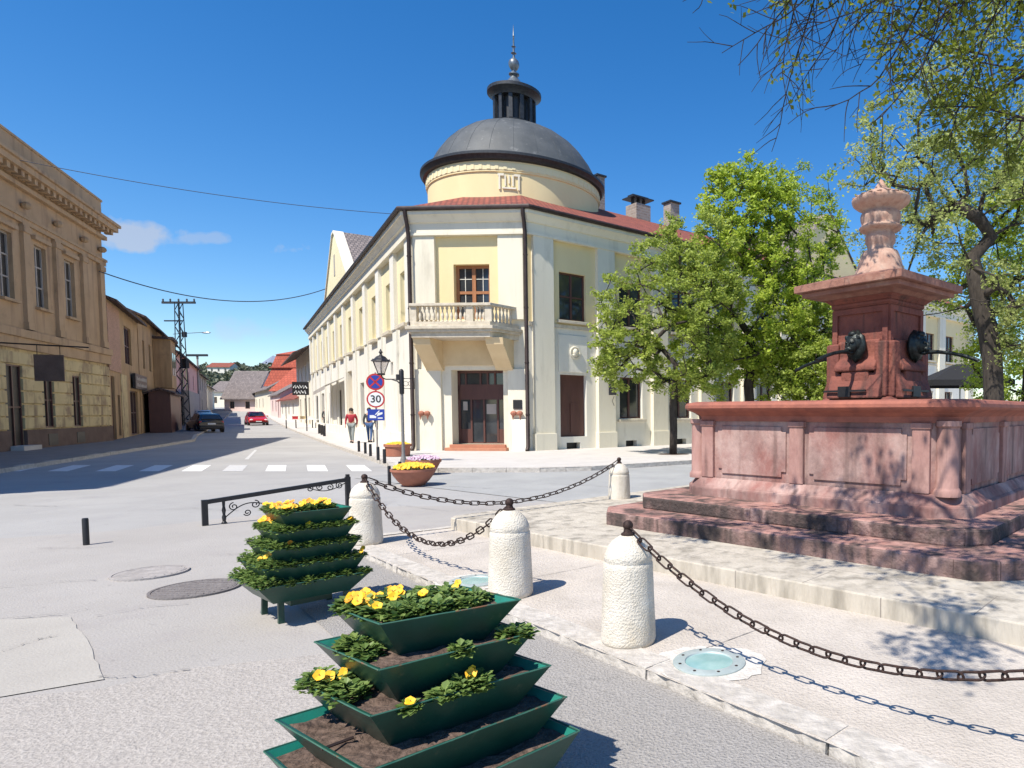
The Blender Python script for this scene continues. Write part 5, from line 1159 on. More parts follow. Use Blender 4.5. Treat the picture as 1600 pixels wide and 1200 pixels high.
# ------------------------------------------------------------ street lamp
lp = empty('street_lamp', 'old style street lamp with glass lantern on a side arm', 'street lamp', loc=(-8.93, 19.3, .1))
m_ = MB(); m_.lathe([(.09, 0), (.09, .12), (.06, .2), (.045, .3), (.042, 2.1), (.038, 2.15)], 14); m_.build('pole', mat('pole_grey', (.16, .15, .145), (.22, .21, .20), sc=20, rough=.6), lp, smooth=True)
m_ = MB(); m_.lathe([(.06, 2.05), (.065, 2.1), (.065, 2.72), (.045, 2.76), (.01, 2.78)], 14); m_.box(-.1, 0, 2.45, .1, .05, 2.62); m_.build('pole_top', m_black, lp, smooth=True)
m_ = MB(); m_.tube([(0, 0, 2.30), (-.12, 0, 2.42), (-.3, 0, 2.48), (-.46, 0, 2.48), (-.55, 0, 2.52), (-.59, 0, 2.60)], .018, 8); m_.tube([(0, 0, 2.48), (-.4, 0, 2.485)], .012, 6); m_.tube([(0, 0, 2.5), (.38, 0, 2.5)], .012, 6); m_.tube([(0, 0, 2.22), (.38, 0, 2.2)], .010, 6); m_.tube([(.37, 0, 2.2), (.37, 0, 2.5)], .010, 6)
for s_, z_, r_ in ((.12, 2.35, .07), (.26, 2.35, .07)): m_.tube([(s_+r_*math.cos(a), 0, z_+r_*math.sin(a)) for a in [k*.6 for k in range(11)]], .007, 5)
m_.build('arm', m_black, lp, smooth='all')
m_ = MB(); m_.lathe([(.10, 2.60), (.105, 2.64), (.09, 2.65)], 12, (-.59, 0, 0)); m_.lathe([(.22, 2.985), (.27, 3.0), (.25, 3.03), (.18, 3.07), (.12, 3.14), (.05, 3.17), (.03, 3.2), (.035, 3.24), (.06, 3.26), (.03, 3.30), (.01, 3.36)], 12, (-.59, 0, 0))
for k in range(6):
    a = k*math.pi/3; m_.tube([(-.59+.10*math.cos(a), .10*math.sin(a), 2.65), (-.59+.23*math.cos(a), .23*math.sin(a), 2.99)], .009, 4); m_.lathe([(.012, 3.0), (.02, 3.03), (.004, 3.07)], 6, (-.59+.25*math.cos(a), .25*math.sin(a), 0))
lt = m_.build('lantern', m_black, lp); MB().lathe([(.095, 2.65), (.222, 2.985)], 6, (-.59, 0, 0), cap=False).build('glass', m_clear, lt)
# ------------------------------------------------------------ traffic sign pole
sg = empty('traffic_sign_pole', 'traffic sign pole with a no parking, a speed limit and a towing sign', 'traffic sign', loc=(-11.3, 22.5, .12))
m_ = MB(); m_.lathe([(.03, 0), (.03, 2.85), (.005, 2.87)], 12); m_.build('pole', m_greyw, sg, smooth=True)
sa = math.atan2(11.3, 22.5)*0.6
def sp(x, y, z): return (x*math.cos(sa)-y*math.sin(sa), x*math.sin(sa)+y*math.cos(sa), z)
def disc(mb, r, zc, y, seg=32, y2=None, ri=0):
    vs = [sp(r*math.cos(2*math.pi*k/seg), y, zc+r*math.sin(2*math.pi*k/seg)) for k in range(seg)]; vb = [sp(r*math.cos(2*math.pi*k/seg), y2 if y2 is not None else y+.004, zc+r*math.sin(2*math.pi*k/seg)) for k in range(seg)]
    mb.add(vs+vb, [tuple(range(seg)), tuple(range(2*seg-1, seg-1, -1))]+[(k, seg+k, seg+(k+1) % seg, (k+1) % seg) for k in range(seg)])
def text(body, size, parent, m, loc, rot, name='lettering', ext=.002, font_sp=1.0):
    c = bpy.data.curves.new(name, 'FONT'); c.body = body; c.size = size; c.extrude = ext; c.align_x = 'CENTER'; c.align_y = 'CENTER'; c.space_character = font_sp; c.offset = size*.015
    t = bpy.data.objects.new(name, c); col.objects.link(t); dg = bpy.context.evaluated_depsgraph_get(); me = bpy.data.meshes.new_from_object(t.evaluated_get(dg)); me.materials.clear(); me.materials.append(m)
    bpy.data.objects.remove(t); o = bpy.data.objects.new(name, me); col.objects.link(o); o.parent = parent; o.location = loc; o.rotation_euler = rot; return o
m_ = MB(); disc(m_, .285, 2.53, -.045, y2=-.035); s1_ = m_.build('no_parking_sign', m_signred, sg)
m_ = MB(); disc(m_, .225, 2.53, -.049, y2=-.046); m_.build('blue_disc', m_signblue, s1_)
m_ = MB()
for an in (R(45), R(-45)):
    dx, dz = math.cos(an), math.sin(an); nx_, nz_ = -dz*.026, dx*.026
    m_.quad(sp(-dx*.23-nx_, -.053, 2.53-dz*.23-nz_), sp(dx*.23-nx_, -.053, 2.53+dz*.23-nz_), sp(dx*.23+nx_, -.053, 2.53+dz*.23+nz_), sp(-dx*.23+nx_, -.053, 2.53-dz*.23+nz_))
m_.build('red_cross', m_signred, s1_)
m_ = MB(); disc(m_, .285, 1.94, -.045, y2=-.035); s2_ = m_.build('speed_limit_sign', m_signred, sg)
m_ = MB(); disc(m_, .235, 1.94, -.049, y2=-.046); m_.build('white_disc', m_white2, s2_)
text('30', .34, s2_, m_signink, sp(0, -.052, 1.94), (R(90), 0, sa))
m_ = MB(); m_.hexa([sp(-.26, -.045, 1.22), sp(.26, -.045, 1.22), sp(.26, -.035, 1.22), sp(-.26, -.035, 1.22), sp(-.26, -.045, 1.60), sp(.26, -.045, 1.60), sp(.26, -.035, 1.60), sp(-.26, -.035, 1.60)]); s3_ = m_.build('towing_sign', m_signblue, sg)
m_ = MB()
def wq(pts): m_.poly([sp(x, -.048, z) for x, z in pts])
wq([(-.2, 1.30), (0, 1.30), (0, 1.36), (-.08, 1.40), (-.2, 1.40)]); wq([(.02, 1.36), (.2, 1.44), (.2, 1.50), (.06, 1.48)]); wq([(-.04, 1.42), (.0, 1.41), (.12, 1.55), (.09, 1.56)]); wq([(.05, 1.28), (.2, 1.28), (.2, 1.32), (.05, 1.32)])
m_.build('tow_symbol', m_white2, s3_)
# black and white street sign farther down
e = empty('cafe_sign', 'black sign board with white marks on a thin pole down the street', 'sign', loc=(-30.6, 50.3, .2)); m_ = MB(); m_.lathe([(.04, 0), (.04, 3.5)], 8); m_.build('pole', m_black, e)
m_ = MB(); m_.box(-.35, -.06, 2.75, 1.25, .05, 3.75); bd = m_.build('board', m_black, e)
m_ = MB()
for z, xs_ in ((3.36, [-.86+.1*k for k in range(11)]), (2.96, [-.8+.11*k for k in range(9)])):
    pts = [(x_+.03*math.sin(k*2.1), -.095, z+(.13 if k % 2 else -.11)*(1 if k % 3 else .6)) for k, x_ in enumerate(xs_)]
    m_.tube(pts, .045, 5)
m_.build('white_scrawl', m_white2, bd)
# ------------------------------------------------------------ cars
def car(label, x, y, z, rz, paint, sx=1.0, hatch=True):
    e = empty('parked_car' if sx < 2 else 'car', label, 'car', None, (x, y, z), rz)
    # stations along x (front +), half widths and heights
    prof = [(-2.05, .45, .80), (-1.98, .35, .95), (-1.6, .25, 1.02), (-.9, .22, 1.00), (.6, .22, .95), (1.0, .22, .92), (1.7, .25, .80), (2.02, .30, .66), (2.08, .38, .55)]
    def loft(sts, mbx):        # each station: x, list of (y,z) half ring bottom->top
        rings = []
        for x_, half in sts: rings.append([(x_, -yy, zz) for yy, zz in half]+[(x_, yy, zz) for yy, zz in half[::-1]])
        n_ = len(rings[0]); vs = [v for r in rings for v in r]; fs = []
        for i in range(len(rings)-1):
            for k in range(n_):
                k2 = (k+1) % n_; fs.append((i*n_+k, (i+1)*n_+k, (i+1)*n_+k2, i*n_+k2))
        fs += [tuple(range(n_)), tuple((len(rings)-1)*n_+k for k in range(n_-1, -1, -1))]; mbx.add(vs, fs)
    b = MB(); sts = []
    for x_, zb_, zt_ in prof:
        wd = .86-.10*max(0, (abs(x_)-1.3)/.8)**2
        sts.append((x_, [(wd*.9, zb_), (wd, zb_+.12), (wd+.01, (zb_+zt_)/2), (wd-.02, zt_-.1), (wd*.88, zt_)]))
    loft(sts, b); bd = b.build('body', paint, e, smooth=True, bevel=.03)
    c = MB(); gh = [(-1.95, .98, .98), (-1.62, .97, 1.36), (-1.2, .95, 1.44), (-.4, .94, 1.47), (.2, .93, 1.43), (.95, .92, .96)]
    st2 = []
    for x_, zb_, zt_ in gh:
        wt_ = .60 if zt_ > 1.2 else .74; st2.append((x_, [(.76, zb_-.06), (.75, zb_), (.5*(.75+wt_), (zb_+zt_)/2), (wt_+.02, zt_-.03), (wt_-.08, zt_)]))
    loft(st2, c); c.build('cabin', paint, bd, smooth=True)
    w_ = MB()
    for s_ in (-1, 1):
        for x0, x1, in ((-1.45, -.72), (-.66, .12)): w_.add([(x0, s_*.755, 1.02), (x1, s_*.755, 1.02), (x1*.95-.03, s_*.665, 1.36), (x0*.93-.05, s_*.665, 1.36)], [(0, 1, 2, 3)])
        w_.add([(.16, s_*.755, 1.02), (.62, s_*.757, 1.02), (.13, s_*.665, 1.34)], [(0, 1, 2)])
    w_.add([(-1.985, -.62, 1.04), (-1.985, .62, 1.04), (-1.69, .50, 1.35), (-1.69, -.50, 1.35)], [(0, 3, 2, 1)])
    w_.add([(.93, -.64, 1.01), (.93, .64, 1.01), (.30, .52, 1.41), (.30, -.52, 1.41)], [(0, 1, 2, 3)])
    w_.build('window_glass', m_glass, bd)
    for x_ in (-1.3, 1.3):
        for s_ in (-1, 1):
            t_ = MB(); t_.lathe([(.18, -.10), (.29, -.10), (.31, -.07), (.31, .07), (.29, .10), (.18, .10)], 20); t_.v = [(vx, vz, vy) for vx, vy, vz in t_.v]
            o = t_.build('wheel', m_black, e, smooth=True); o.location = (x_, s_*.80, .31)
            r_ = MB(); r_.lathe([(.19, -.08), (.20, .0), (.19, .08), (.05, .09*s_ if 0 else .085)], 16); r_.v = [(vx, vz, vy) for vx, vy, vz in r_.v]; r_.build('rim', m_steel, o)
    for s_ in (-1, 1):
        l_ = MB(); l_.sphere((-2.0, s_*.66, .78), (.05, .13, .11), 8, 6); l_.build('tail_light', m_signred, bd)
        l_ = MB(); l_.sphere((2.0, s_*.62, .62), (.08, .16, .09), 8, 6); l_.build('headlight', m_lampg, bd)
        l_ = MB(); l_.sphere((.72, s_*.92, 1.0), (.08, .09, .06), 8, 6); l_.build('mirror', paint, bd)
    l_ = MB(); l_.box(-2.065, 0, .62, .02, .5, .73); l_.build('number_plate', m_white2, bd); l_ = MB(); l_.box(2.095, 0, .40, .02, .5, .50); l_.build('number_plate', m_white2, bd)
    l_ = MB(); l_.box(-2.03, 0, .3, .12, 1.5, .48); l_.box(2.05, 0, .26, .10, 1.5, .40); l_.build('bumper', m_black, bd, bevel=.02)
    return e
m_navy = mat('dark_car_paint', (.012, .013, .020), rough=.25, coat=.6); m_redc = mat('red_car_paint', (.50, .015, .012), rough=.25, coat=.6); m_silv = mat('silver_car_paint', (.45, .46, .47), rough=.3, metal=.3, coat=.5)
car('dark parked hatchback seen from behind at the left kerb', -39.3, 51.5, gz(51), math.atan2(.822, -.57)+.25, m_navy)
rcar = car('red car driving towards the camera up the middle of the street', -47.6, 69.5, gz(66), math.atan2(-.822, .57)+.1, m_redc)
car('dark car parked behind the hatchback', -46.2, 60.5, gz(60), math.atan2(.822, -.57), m_navy)
car('silver car parked farther along the left kerb', -58.0, 76.0, gz(76), math.atan2(.822, -.57), m_silv)
# ------------------------------------------------------------ people
def person(label, x, y, z, rz, H, top_m, leg_m, hair_m, stride=.25, arms=(.12, -.12), longhair=False, carry=False):
    e = empty('person', label, 'person', None, (x, y, z), rz); k = H/1.75
    J = {'pel': (0, 0, .95, .13), 'sp': (0, .0, 1.15, .12), 'ch': (0, .0, 1.35, .145), 'nk': (0, .01, 1.49, .055), 'hd': (0, -.01, 1.60, .085), 'tp': (0, .0, 1.70, .075)}
    vs, rd_, es = [], [], []
    def addv(p, r): vs.append((p[0]*k, p[1]*k, p[2]*k)); rd_.append(r*k); return len(vs)-1
    ids = {n_: addv(v[:3], v[3]) for n_, v in J.items()}
    for a, b in (('pel', 'sp'), ('sp', 'ch'), ('ch', 'nk'), ('nk', 'hd'), ('hd', 'tp')): es.append((ids[a], ids[b]))
    legs, armsl = [], []
    for s_ in (-1, 1):
        f = stride*s_
        hp_ = addv((s_*.09, 0, .90), .095); kn = addv((s_*.10, -f*.45-.02, .50), .058); an = addv((s_*.10, -f*.75+(.06 if f < 0 else 0), .09), .038); to = addv((s_*.11, -f*.75-.14, .035), .034)
        es.extend([(ids['pel'], hp_), (hp_, kn), (kn, an), (an, to)]); legs.append((hp_, kn, an))
        sh = addv((s_*.18, 0, 1.40), .058); el = addv((s_*.24, .03+arms[0]*s_*.5, 1.14), .042); wr = addv((s_*.23, -.06+arms[0]*s_, .91), .028); pm = addv((s_*.225, -.08+arms[0]*s_, .84), .030)
        es.extend([(ids['ch'], sh), (sh, el), (el, wr), (wr, pm)]); armsl.append((sh, el, wr))
        for j in range(4):
            a = addv((s_*.225, -.10+arms[0]*s_+.018*j, .79-.005*abs(j-1.5)), .009); b = addv((s_*.215, -.105+arms[0]*s_+.016*j, .755), .008); es += [(pm, a), (a, b)]
        th = addv((s_*.20, -.115+arms[0]*s_, .83), .010); t2 = addv((s_*.195, -.13+arms[0]*s_, .795), .009); es += [(pm, th), (th, t2)]
    def skin(name, V, E_, RD, m, sub=1, parent=e):
        me = bpy.data.meshes.new(name); me.from_pydata(V, E_, []); o = bpy.data.objects.new(name, me); col.objects.link(o); o.parent = parent; me.materials.append(m)
        o.modifiers.new('s', 'SKIN'); 
        for i, r in enumerate(RD): me.skin_vertices[0].data[i].radius = (r, r)
        me.skin_vertices[0].data[0].use_root = True
        if sub: mm = o.modifiers.new('u', 'SUBSURF'); mm.levels = sub; mm.render_levels = sub
        dg = bpy.context.evaluated_depsgraph_get(); m2 = bpy.data.meshes.new_from_object(o.evaluated_get(dg)); o.modifiers.clear(); o.data = m2
        m2.polygons.foreach_set('use_smooth', [True]*len(m2.polygons)); return o
    # skin data layer must exist before evaluation
    body = skin('body', vs, es, rd_, m_skin)
    f = MB(); f.sphere((0, -.095*k, 1.595*k), (.014*k, .022*k, .024*k), 6, 5); 
    for s_ in (-1, 1): f.sphere((s_*.085*k, 0, 1.60*k), (.014*k, .02*k, .03*k), 6, 5)
    f.build('nose_and_ears', m_skin, body, smooth='all'); f = MB()
    for s_ in (-1, 1): f.sphere((s_*.03*k, -.086*k, 1.625*k), .009*k, 6, 5)
    f.sphere((0, -.085*k, 1.555*k), (.024*k, .008*k, .006*k), 6, 5); f.build('eyes_and_mouth', m_signink, body)
    def sub_(idx, scale, m, name):
        mp = {}; V, E_, RD = [], [], []
        for a, b in es:
            if a in idx and b in idx:
                for q in (a, b):
                    if q not in mp: mp[q] = len(V); V.append(vs[q]); RD.append(rd_[q]*scale)
                E_.append((mp[a], mp[b]))
        return skin(name, V, E_, RD, m)
    lg = {ids['pel']}|{q for l in legs for q in l}; sub_(lg, 1.16, leg_m, 'trousers')
    tp_ = {ids['pel'], ids['sp'], ids['ch']}|{q for l in armsl for q in l}; sub_(tp_, 1.2, top_m, 'jacket')
    for l in range(2):
        a = vs[legs[l][2]]; m_ = MB(); m_.sphere((a[0], a[1]-.07*k, .045*k), (.05*k, .14*k, .05*k), 8, 6); m_.build('shoe', m_black, e, smooth='all')
    h = MB(); h.sphere((0, .015*k, 1.655*k), (.105*k, .115*k, .105*k), 12, 8)
    if longhair: h.sphere((0, .05*k, 1.52*k), (.10*k, .07*k, .16*k), 10, 8)
    h.build('hair', hair_m, body, smooth='all')
    return e
m_jr = mat('red_jacket', (.36, .02, .035), (.28, .015, .03), sc=9, rough=.8); m_jg = mat('dark_grey_jacket', (.035, .04, .045), rough=.85); m_jb = mat('blue_jeans', (.05, .11, .25), (.04, .08, .19), sc=14, rough=.9); m_gt = mat('grey_trousers', (.22, .25, .25), rough=.9); m_bk = mat('black_cloth', (.015, .015, .018), rough=.9)
m_hair = mat('dark_hair', (.02, .013, .01), rough=.7)
p = G(550, 692, .12); person('person in an open red jacket and grey trousers walking on the pavement', p[0], p[1], .12, .25, 1.72, m_jr, m_gt, m_hair, .3, longhair=True)
p = G(578, 691, .12); person('person in a dark top and blue jeans behind the traffic signs', p[0], p[1], .12, math.pi+.2, 1.74, m_jg, m_jb, m_hair, .2)
p = (-30.9, 53.4); person('person in a grey jacket and black trousers farther up the pavement', p[0], p[1], .12+gz(53), .4, 1.85, m_jg, m_bk, m_hair, .22)
# cafe table with cloth and stall further along the pavement
t = empty('market_table', 'small table with white and red cloth by the cream house', 'table', loc=(-35.2, 57.5, .25)); m_ = MB(); m_.box(0, 0, .74, 2.2, 1.0, .8, .6); m_.build('tabletop', m_white2, t)
for a in (-1, 1):
    for b in (-1, 1): m_ = MB(); m_.box(a*.8+b*.2, b*.35+a*.55, 0, .06, .06, .74); m_.build('leg', m_black, t)
for i, (a, mm_) in enumerate([(-.7, m_signred), (-.1, m_lby), (.5, m_white2)]):
    m_ = MB(); m_.box(0, 0, 0, .42, .35, .22, .6); m_.box(0, 0, .22, .46, .39, .26, .6); o = m_.build('display_box', mm_); o.location = (-35.2+a*.8, 57.5+a*.5, 1.05); tag(o, ['small red box on the left of the market table', 'small yellow box in the middle of the market table', 'small white box on the right of the market table'][i], 'box')
# ------------------------------------------------------------ poles and wires
py_ = empty('lattice_pole', 'tall lattice power pole with cross arms on the left of the street', 'power pole', loc=(-50.9, 64.0, 0))
H_ = 12.2; m_ = MB()
def lw(z): return .38-.16*z/H_
for a in (-1, 1):
    for b in (-1, 1): m_.tube([(a*lw(0), b*lw(0), 0), (a*lw(H_), b*lw(H_), H_)], .05, 4)
n_ = 16
for i in range(n_):
    z0, z1 = H_*i/n_, H_*(i+1)/n_; w0_, w1_ = lw(z0), lw(z1); s_ = 1 if i % 2 else -1
    for q in ((-s_*w0_, -w0_, s_*w1_, -w1_), (-s_*w0_, w0_, s_*w1_, w1_)): m_.tube([(q[0], q[1], z0), (q[2], q[3], z1)], .035, 4)
    for q in ((-w0_, -s_*w0_, -w1_, s_*w1_), (w0_, -s_*w0_, w1_, s_*w1_)): m_.tube([(q[0], q[1], z0), (q[2], q[3], z1)], .035, 4)
m_.build('lattice_mast', m_lant, py_)
m_ = MB(); m_.box(0, 0, 12.1, 3.2, .16, 12.3, .0); m_.box(-.6, 0, 10.4, 1.7, .12, 10.52, 0)
m_.build('cross_arm', m_lant, py_)
for i, x_ in enumerate((-1.5, -.8, 0, .8, 1.5)): m_ = MB(); m_.lathe([(.05, 12.3), (.09, 12.38), (.05, 12.44), (.09, 12.5), (.03, 12.58)], 8, (x_, 0, 0)); m_.build('insulator', m_lant, py_)
m_ = MB(); m_.box(.45, -.1, 5.9, .5, .4, 6.8); m_.build('transformer_box', m_lant, py_); m_ = MB(); m_.box(.42, 0, 8.9, .3, .3, 9.4); m_.build('switch_box', m_lant, py_)
p2 = empty('power_pole', 'smaller power pole with a single cross arm behind the lattice one', 'power pole', loc=(-73.2, 95, 0)); m_ = MB(); m_.lathe([(.16, 0), (.11, 10)], 10); m_.build('mast', m_greyw, p2); m_ = MB(); m_.box(0, 0, 9.7, 2.9, .3, 10.0); m_.box(0, 0, 9.3, .2, .2, 9.7); m_.build('cross_arm', m_lant, p2)
def wire(a, b, sag, label, r=.018):
    pts = [];
    for i in range(31): t = i/30; pts.append((a[0]+(b[0]-a[0])*t, a[1]+(b[1]-a[1])*t, a[2]+(b[2]-a[2])*t-4*sag*t*(1-t)))
    tag(MB().tube(pts, r, 5).build('overhead_cable', m_cable), label, 'cable', 'cables over the street')
wire(D(30, 250, 22), D(640, 336, 27.2), .25, 'upper thin cable from the ochre building to the corner eaves', .012)
wire(D(155, 424, 34), D(515, 449, 52), 1.3, 'lower cable crossing the street to the gable wing', .03)
# lamp head hanging over the street
e = empty('street_light', 'flat street light head on an arm over the road', 'street light', loc=(-54.5, 70, 0)); m_ = MB(); m_.tube([(-1.9, 0, 9.9), (1.6, 0, 10.1)], .03, 5); m_.build('arm', m_lant, e); m_ = MB(); m_.sphere((1.6, 0, 10.05), (.5, .2, .09), 10, 6); m_.build('head', m_steel, e)
# ------------------------------------------------------------ parasol and cafe table on the right
pa = empty('black_parasol', 'large black square parasol beside the park trees', 'parasol', loc=(11.3, 29.5, 0)); 
def sqr(h, z, rot=.75): return [(h*math.cos(rot+k*1.5708)*1.414, h*math.sin(rot+k*1.5708)*1.414, z) for k in range(4)]
m_ = MB(); a, b, c, d_ = sqr(1.7, 2.75), sqr(1.7, 3.0), sqr(.25, 3.75), sqr(.25, 3.7); m_.add(a+b+c, [(i, (i+1) % 4, 4+(i+1) % 4, 4+i) for i in range(4)]+[(4+i, 4+(i+1) % 4, 8+(i+1) % 4, 8+i) for i in range(4)]+[(8, 9, 10, 11)]); m_.build('canopy', m_bk, pa)
m_ = MB(); m_.lathe([(.035, 0), (.035, 3.7)], 10); m_.lathe([(.4, 0), (.4, .08), (.05, .1)], 16); m_.build('pole', m_steel, pa, smooth=True)
# ------------------------------------------------------------ trees
def tree(name, label, cat, group, base, trunk, clumps, nleaf, lsize, lm, seed, rtip=.012, rmax=.2, spread=.45, bare=0.0, twigs=3, flat=1.0, tone=.5, cshift=None, hang=0.0, extra=()):
    rnd = random.Random(seed); rn = np.random.default_rng(seed)
    e = empty(name, label, cat, group, base)
    nodes = [Vector(p) for p in trunk]; par = [-1]+list(range(len(trunk)-1)); cnt = [0.0]*len(nodes)
    # densify trunk
    targets = sorted([Vector(c) for c in clumps], key=lambda c: (c-nodes[-1]).length)
    tips = []; ntr = len(nodes); usable = list(range(max(1, ntr//2) if ntr < 7 else ntr-2, ntr))
    for c in targets:
        best, bd_ = None, 1e9
        for i in usable:
            v = c-nodes[i]; d = v.length*(1+.35*max(0, -v.z/max(v.length, .01)))
            if d < bd_: bd_, best = d, i
        a = nodes[best]; L_ = (c-a).length; k = max(1, int(L_/(.45*spread/.45))); last = best; pd = (a-nodes[par[best]]).normalized() if par[best] >= 0 else Vector((0, 0, 1))
        for j in range(1, k+1):
            t = j/k; p = a.lerp(c, t)+pd*L_*.22*t*(1-t)*2+Vector((rnd.uniform(-1, 1), rnd.uniform(-1, 1), rnd.uniform(-1, 1)))*.06*L_**.5*(1-t)
            nodes.append(p); par.append(last); cnt.append(0); last = len(nodes)-1; usable.append(last)
        tips.append(last)
    for t in tips:
        i = t
        while i >= 0: cnt[i] += 1; i = par[i]
    mb = MB(); total = max(cnt)
    def rad(i): return min(rmax, max(rtip, rtip*(max(1, cnt[i])**.52)))
    sc_ = rmax/ (rtip*total**.52)
    def rad(i): return rtip*(max(1, cnt[i])**.52)*(1+(sc_-1)*(cnt[i]/total)**.5)
    # chains
    ch = {}
    for i, p in enumerate(par): ch.setdefault(p, []).append(i)
    def walk(start, first):
        path = [first, start] if first >= 0 else [start]; i = start
        while True:
            cs = ch.get(i, [])
            if not cs: break
            cs = sorted(cs, key=lambda q: -cnt[q])
            for o_ in cs[1:]: stack.append((o_, i))
            i = cs[0]; path.append(i)
        rr = [rad(q) for q in path]
        if first >= 0: rr[0] = min(rr[0], rr[1]*1.3)
        mb.tube([nodes[q] for q in path], rr, 10 if rr[1 if len(rr) > 1 else 0] > .08 else 5)
    stack = [(0, -1)]
    while stack:
        s_, f_ = stack.pop(); walk(s_, f_)
    mb.build('trunk', m_bark, e, smooth='all')
    tw = MB(); ends = []
    for t in tips:
        c = nodes[t]; pd = (c-nodes[par[t]]).normalized()
        for q in range(twigs):
            d = (pd*.7+Vector((rnd.gauss(0, .6), rnd.gauss(0, .6), rnd.gauss(.0-hang, .5)))).normalized(); L_ = spread*rnd.uniform(.7, 1.3); m1 = c+d*L_*.5+Vector((rnd.gauss(0, .05), rnd.gauss(0, .05), rnd.gauss(0, .05)))*L_; m2 = c+d*L_+Vector((0, 0, .08*L_*(1 if hang == 0 else -2)))
            tw.tube([c, m1, m2], [rtip*.7, rtip*.5, rtip*.25], 4, cap=False); ends.append((c, m1, m2))
            d2 = (d+Vector((rnd.gauss(0, .6), rnd.gauss(0, .6), rnd.gauss(0, .5)))).normalized(); m3 = m1+d2*L_*.5; tw.tube([m1, m3], [rtip*.45, rtip*.2], 3, cap=False); ends.append((m1, (m1+m3)/2, m3))
    tw.build('twigs', m_twig, e)
    if nleaf:
        ends2 = [x for x in ends if rnd.random() > bare]
        E_ = np.array([[list(a), list(b), list(c)] for a, b, c in ends2]); ctone = rn.uniform(-.28, .28, len(ends2))
        idx = rn.integers(0, len(ends2), nleaf); t = rn.random(nleaf)[:, None]; a, b, c = E_[idx, 0], E_[idx, 1], E_[idx, 2]
        P = np.where(t < .5, a+(b-a)*t*2, b+(c-b)*(t*2-1)); P = P+rn.normal(0, 1, P.shape)*np.array([spread*.20, spread*.20, spread*.13*flat])
        N = rn.normal(0, 1, (nleaf, 3)); N[:, 2] = np.abs(N[:, 2])+.5; N /= np.linalg.norm(N, axis=1)[:, None]
        T = np.cross(N, rn.normal(0, 1, (nleaf, 3))); T /= np.linalg.norm(T, axis=1)[:, None]; Bv = np.cross(N, T)
        s_ = lsize*rn.uniform(.6, 1.3, nleaf)[:, None]
        v0 = P-T*s_*.5; v1 = P+Bv*s_*.36-T*s_*.08+N*s_*.08; v2 = P+T*s_*.55; v3 = P-Bv*s_*.36-T*s_*.08+N*s_*.08
        V = np.stack([v0, v1, v2, v3], 1).reshape(-1, 3); me = bpy.data.meshes.new('foliage'); me.from_pydata(V.tolist(), [], np.arange(nleaf*4).reshape(-1, 4).tolist())
        me.materials.append(lm); o = bpy.data.objects.new('foliage', me); col.objects.link(o); o.parent = e
        zz = P[:, 2]
        toned(o, np.clip(tone+ctone[idx]+rn.uniform(-.25, .25, nleaf), 0, 1))
    return e
def ell(n_, c, r, seed, shell=.55, lowcut=None):
    rn = random.Random(seed); out = []
    while len(out) < n_:
        v = Vector((rn.gauss(0, 1), rn.gauss(0, 1), rn.gauss(0, 1))).normalized(); q = rn.random()**(1/3)*(1-shell)+shell*rn.uniform(.75, 1.0)
        p = (c[0]+v.x*r[0]*q, c[1]+v.y*r[1]*q, c[2]+v.z*r[2]*q)
        if lowcut is None or p[2] > lowcut: out.append(p)
    return out
m_lf1 = leafmat('lime_leaf', (.20, .28, .04), (.54, .62, .13), .5)
m_lf2 = leafmat('spring_leaf', (.22, .33, .03), (.58, .68, .10), .52)
m_lf3 = leafmat('young_leaf', (.25, .30, .08), (.56, .62, .22), .55)
GT = 'young street trees in front of the corner building'
tree('street_tree', 'round crowned green street tree nearest the dome building, left of the fountain', 'tree', GT, (-1.22, 23.5, .12), [(0, 0, 0), (.02, 0, .9), (0, .02, 1.7), (.05, 0, 2.4), (.1, 0, 3.2)],
     ell(190, (-.15, 0, 4.8), (2.8, 2.3, 2.7), 1, .35, 2.3)+ell(50, (.7, .3, 7.2), (1.7, 1.4, 1.4), 11, .3)+ell(40, (-1.5, -.2, 3.4), (1.4, 1.2, 1.1), 12, .3)+ell(20, (1.0, -.2, 2.6), (1.2, 1.0, .8), 13, .3), 31000, .112, m_lf1, 1, rtip=.010, rmax=.14, spread=.40)
tree('street_tree', 'tall bright green tree behind the nearest street tree, the highest against the sky', 'tree', GT, (1.7, 26.5, .1), [(0, 0, 0), (.05, 0, 1.5), (-.05, 0, 2.6), (.1, 0, 3.6), (.0, 0, 4.6)],
     ell(130, (.2, 0, 5.8), (3.1, 2.4, 3.2), 2, .3)+ell(110, (-.2, 0, 9.0), (2.0, 1.8, 2.4), 21, .3)+ell(40, (1.6, 0, 3.2), (2.4, 1.8, 1.3), 22, .3)+ell(46, (-1.5, -.3, 4.2), (1.5, 1.4, 2.2), 23, .3), 46000, .13, m_lf2, 2, rtip=.011, rmax=.2, spread=.48, tone=.6)
tree('street_tree', 'thinner leafed tree on the right of the tall bright green one', 'tree', GT, (3.7, 27.4, .1), [(0, 0, 0), (.0, 0, 1.5), (.05, 0, 3), (-.1, 0, 4.5), (.0, 0, 5.6)],
     ell(90, (.0, 0, 8.6), (1.9, 1.8, 3.2), 3, .3)+ell(90, (.4, -.5, 4.4), (2.6, 2.0, 2.6), 31, .35), 24000, .115, m_lf2, 3, rtip=.011, rmax=.17, spread=.5, bare=.12, tone=.5, twigs=4)
tree('street_tree', 'low spreading tree right behind the left side of the fountain pillar', 'tree', GT, (5.4, 26.0, .1), [(0, 0, 0), (.0, 0, 1.2), (.05, 0, 2.0), (.0, 0, 2.8)],
     ell(150, (-.4, 0, 3.5), (2.9, 2.2, 2.4), 4, .35, .6), 24000, .13, m_lf1, 4, rtip=.011, rmax=.15, spread=.48, tone=.5)
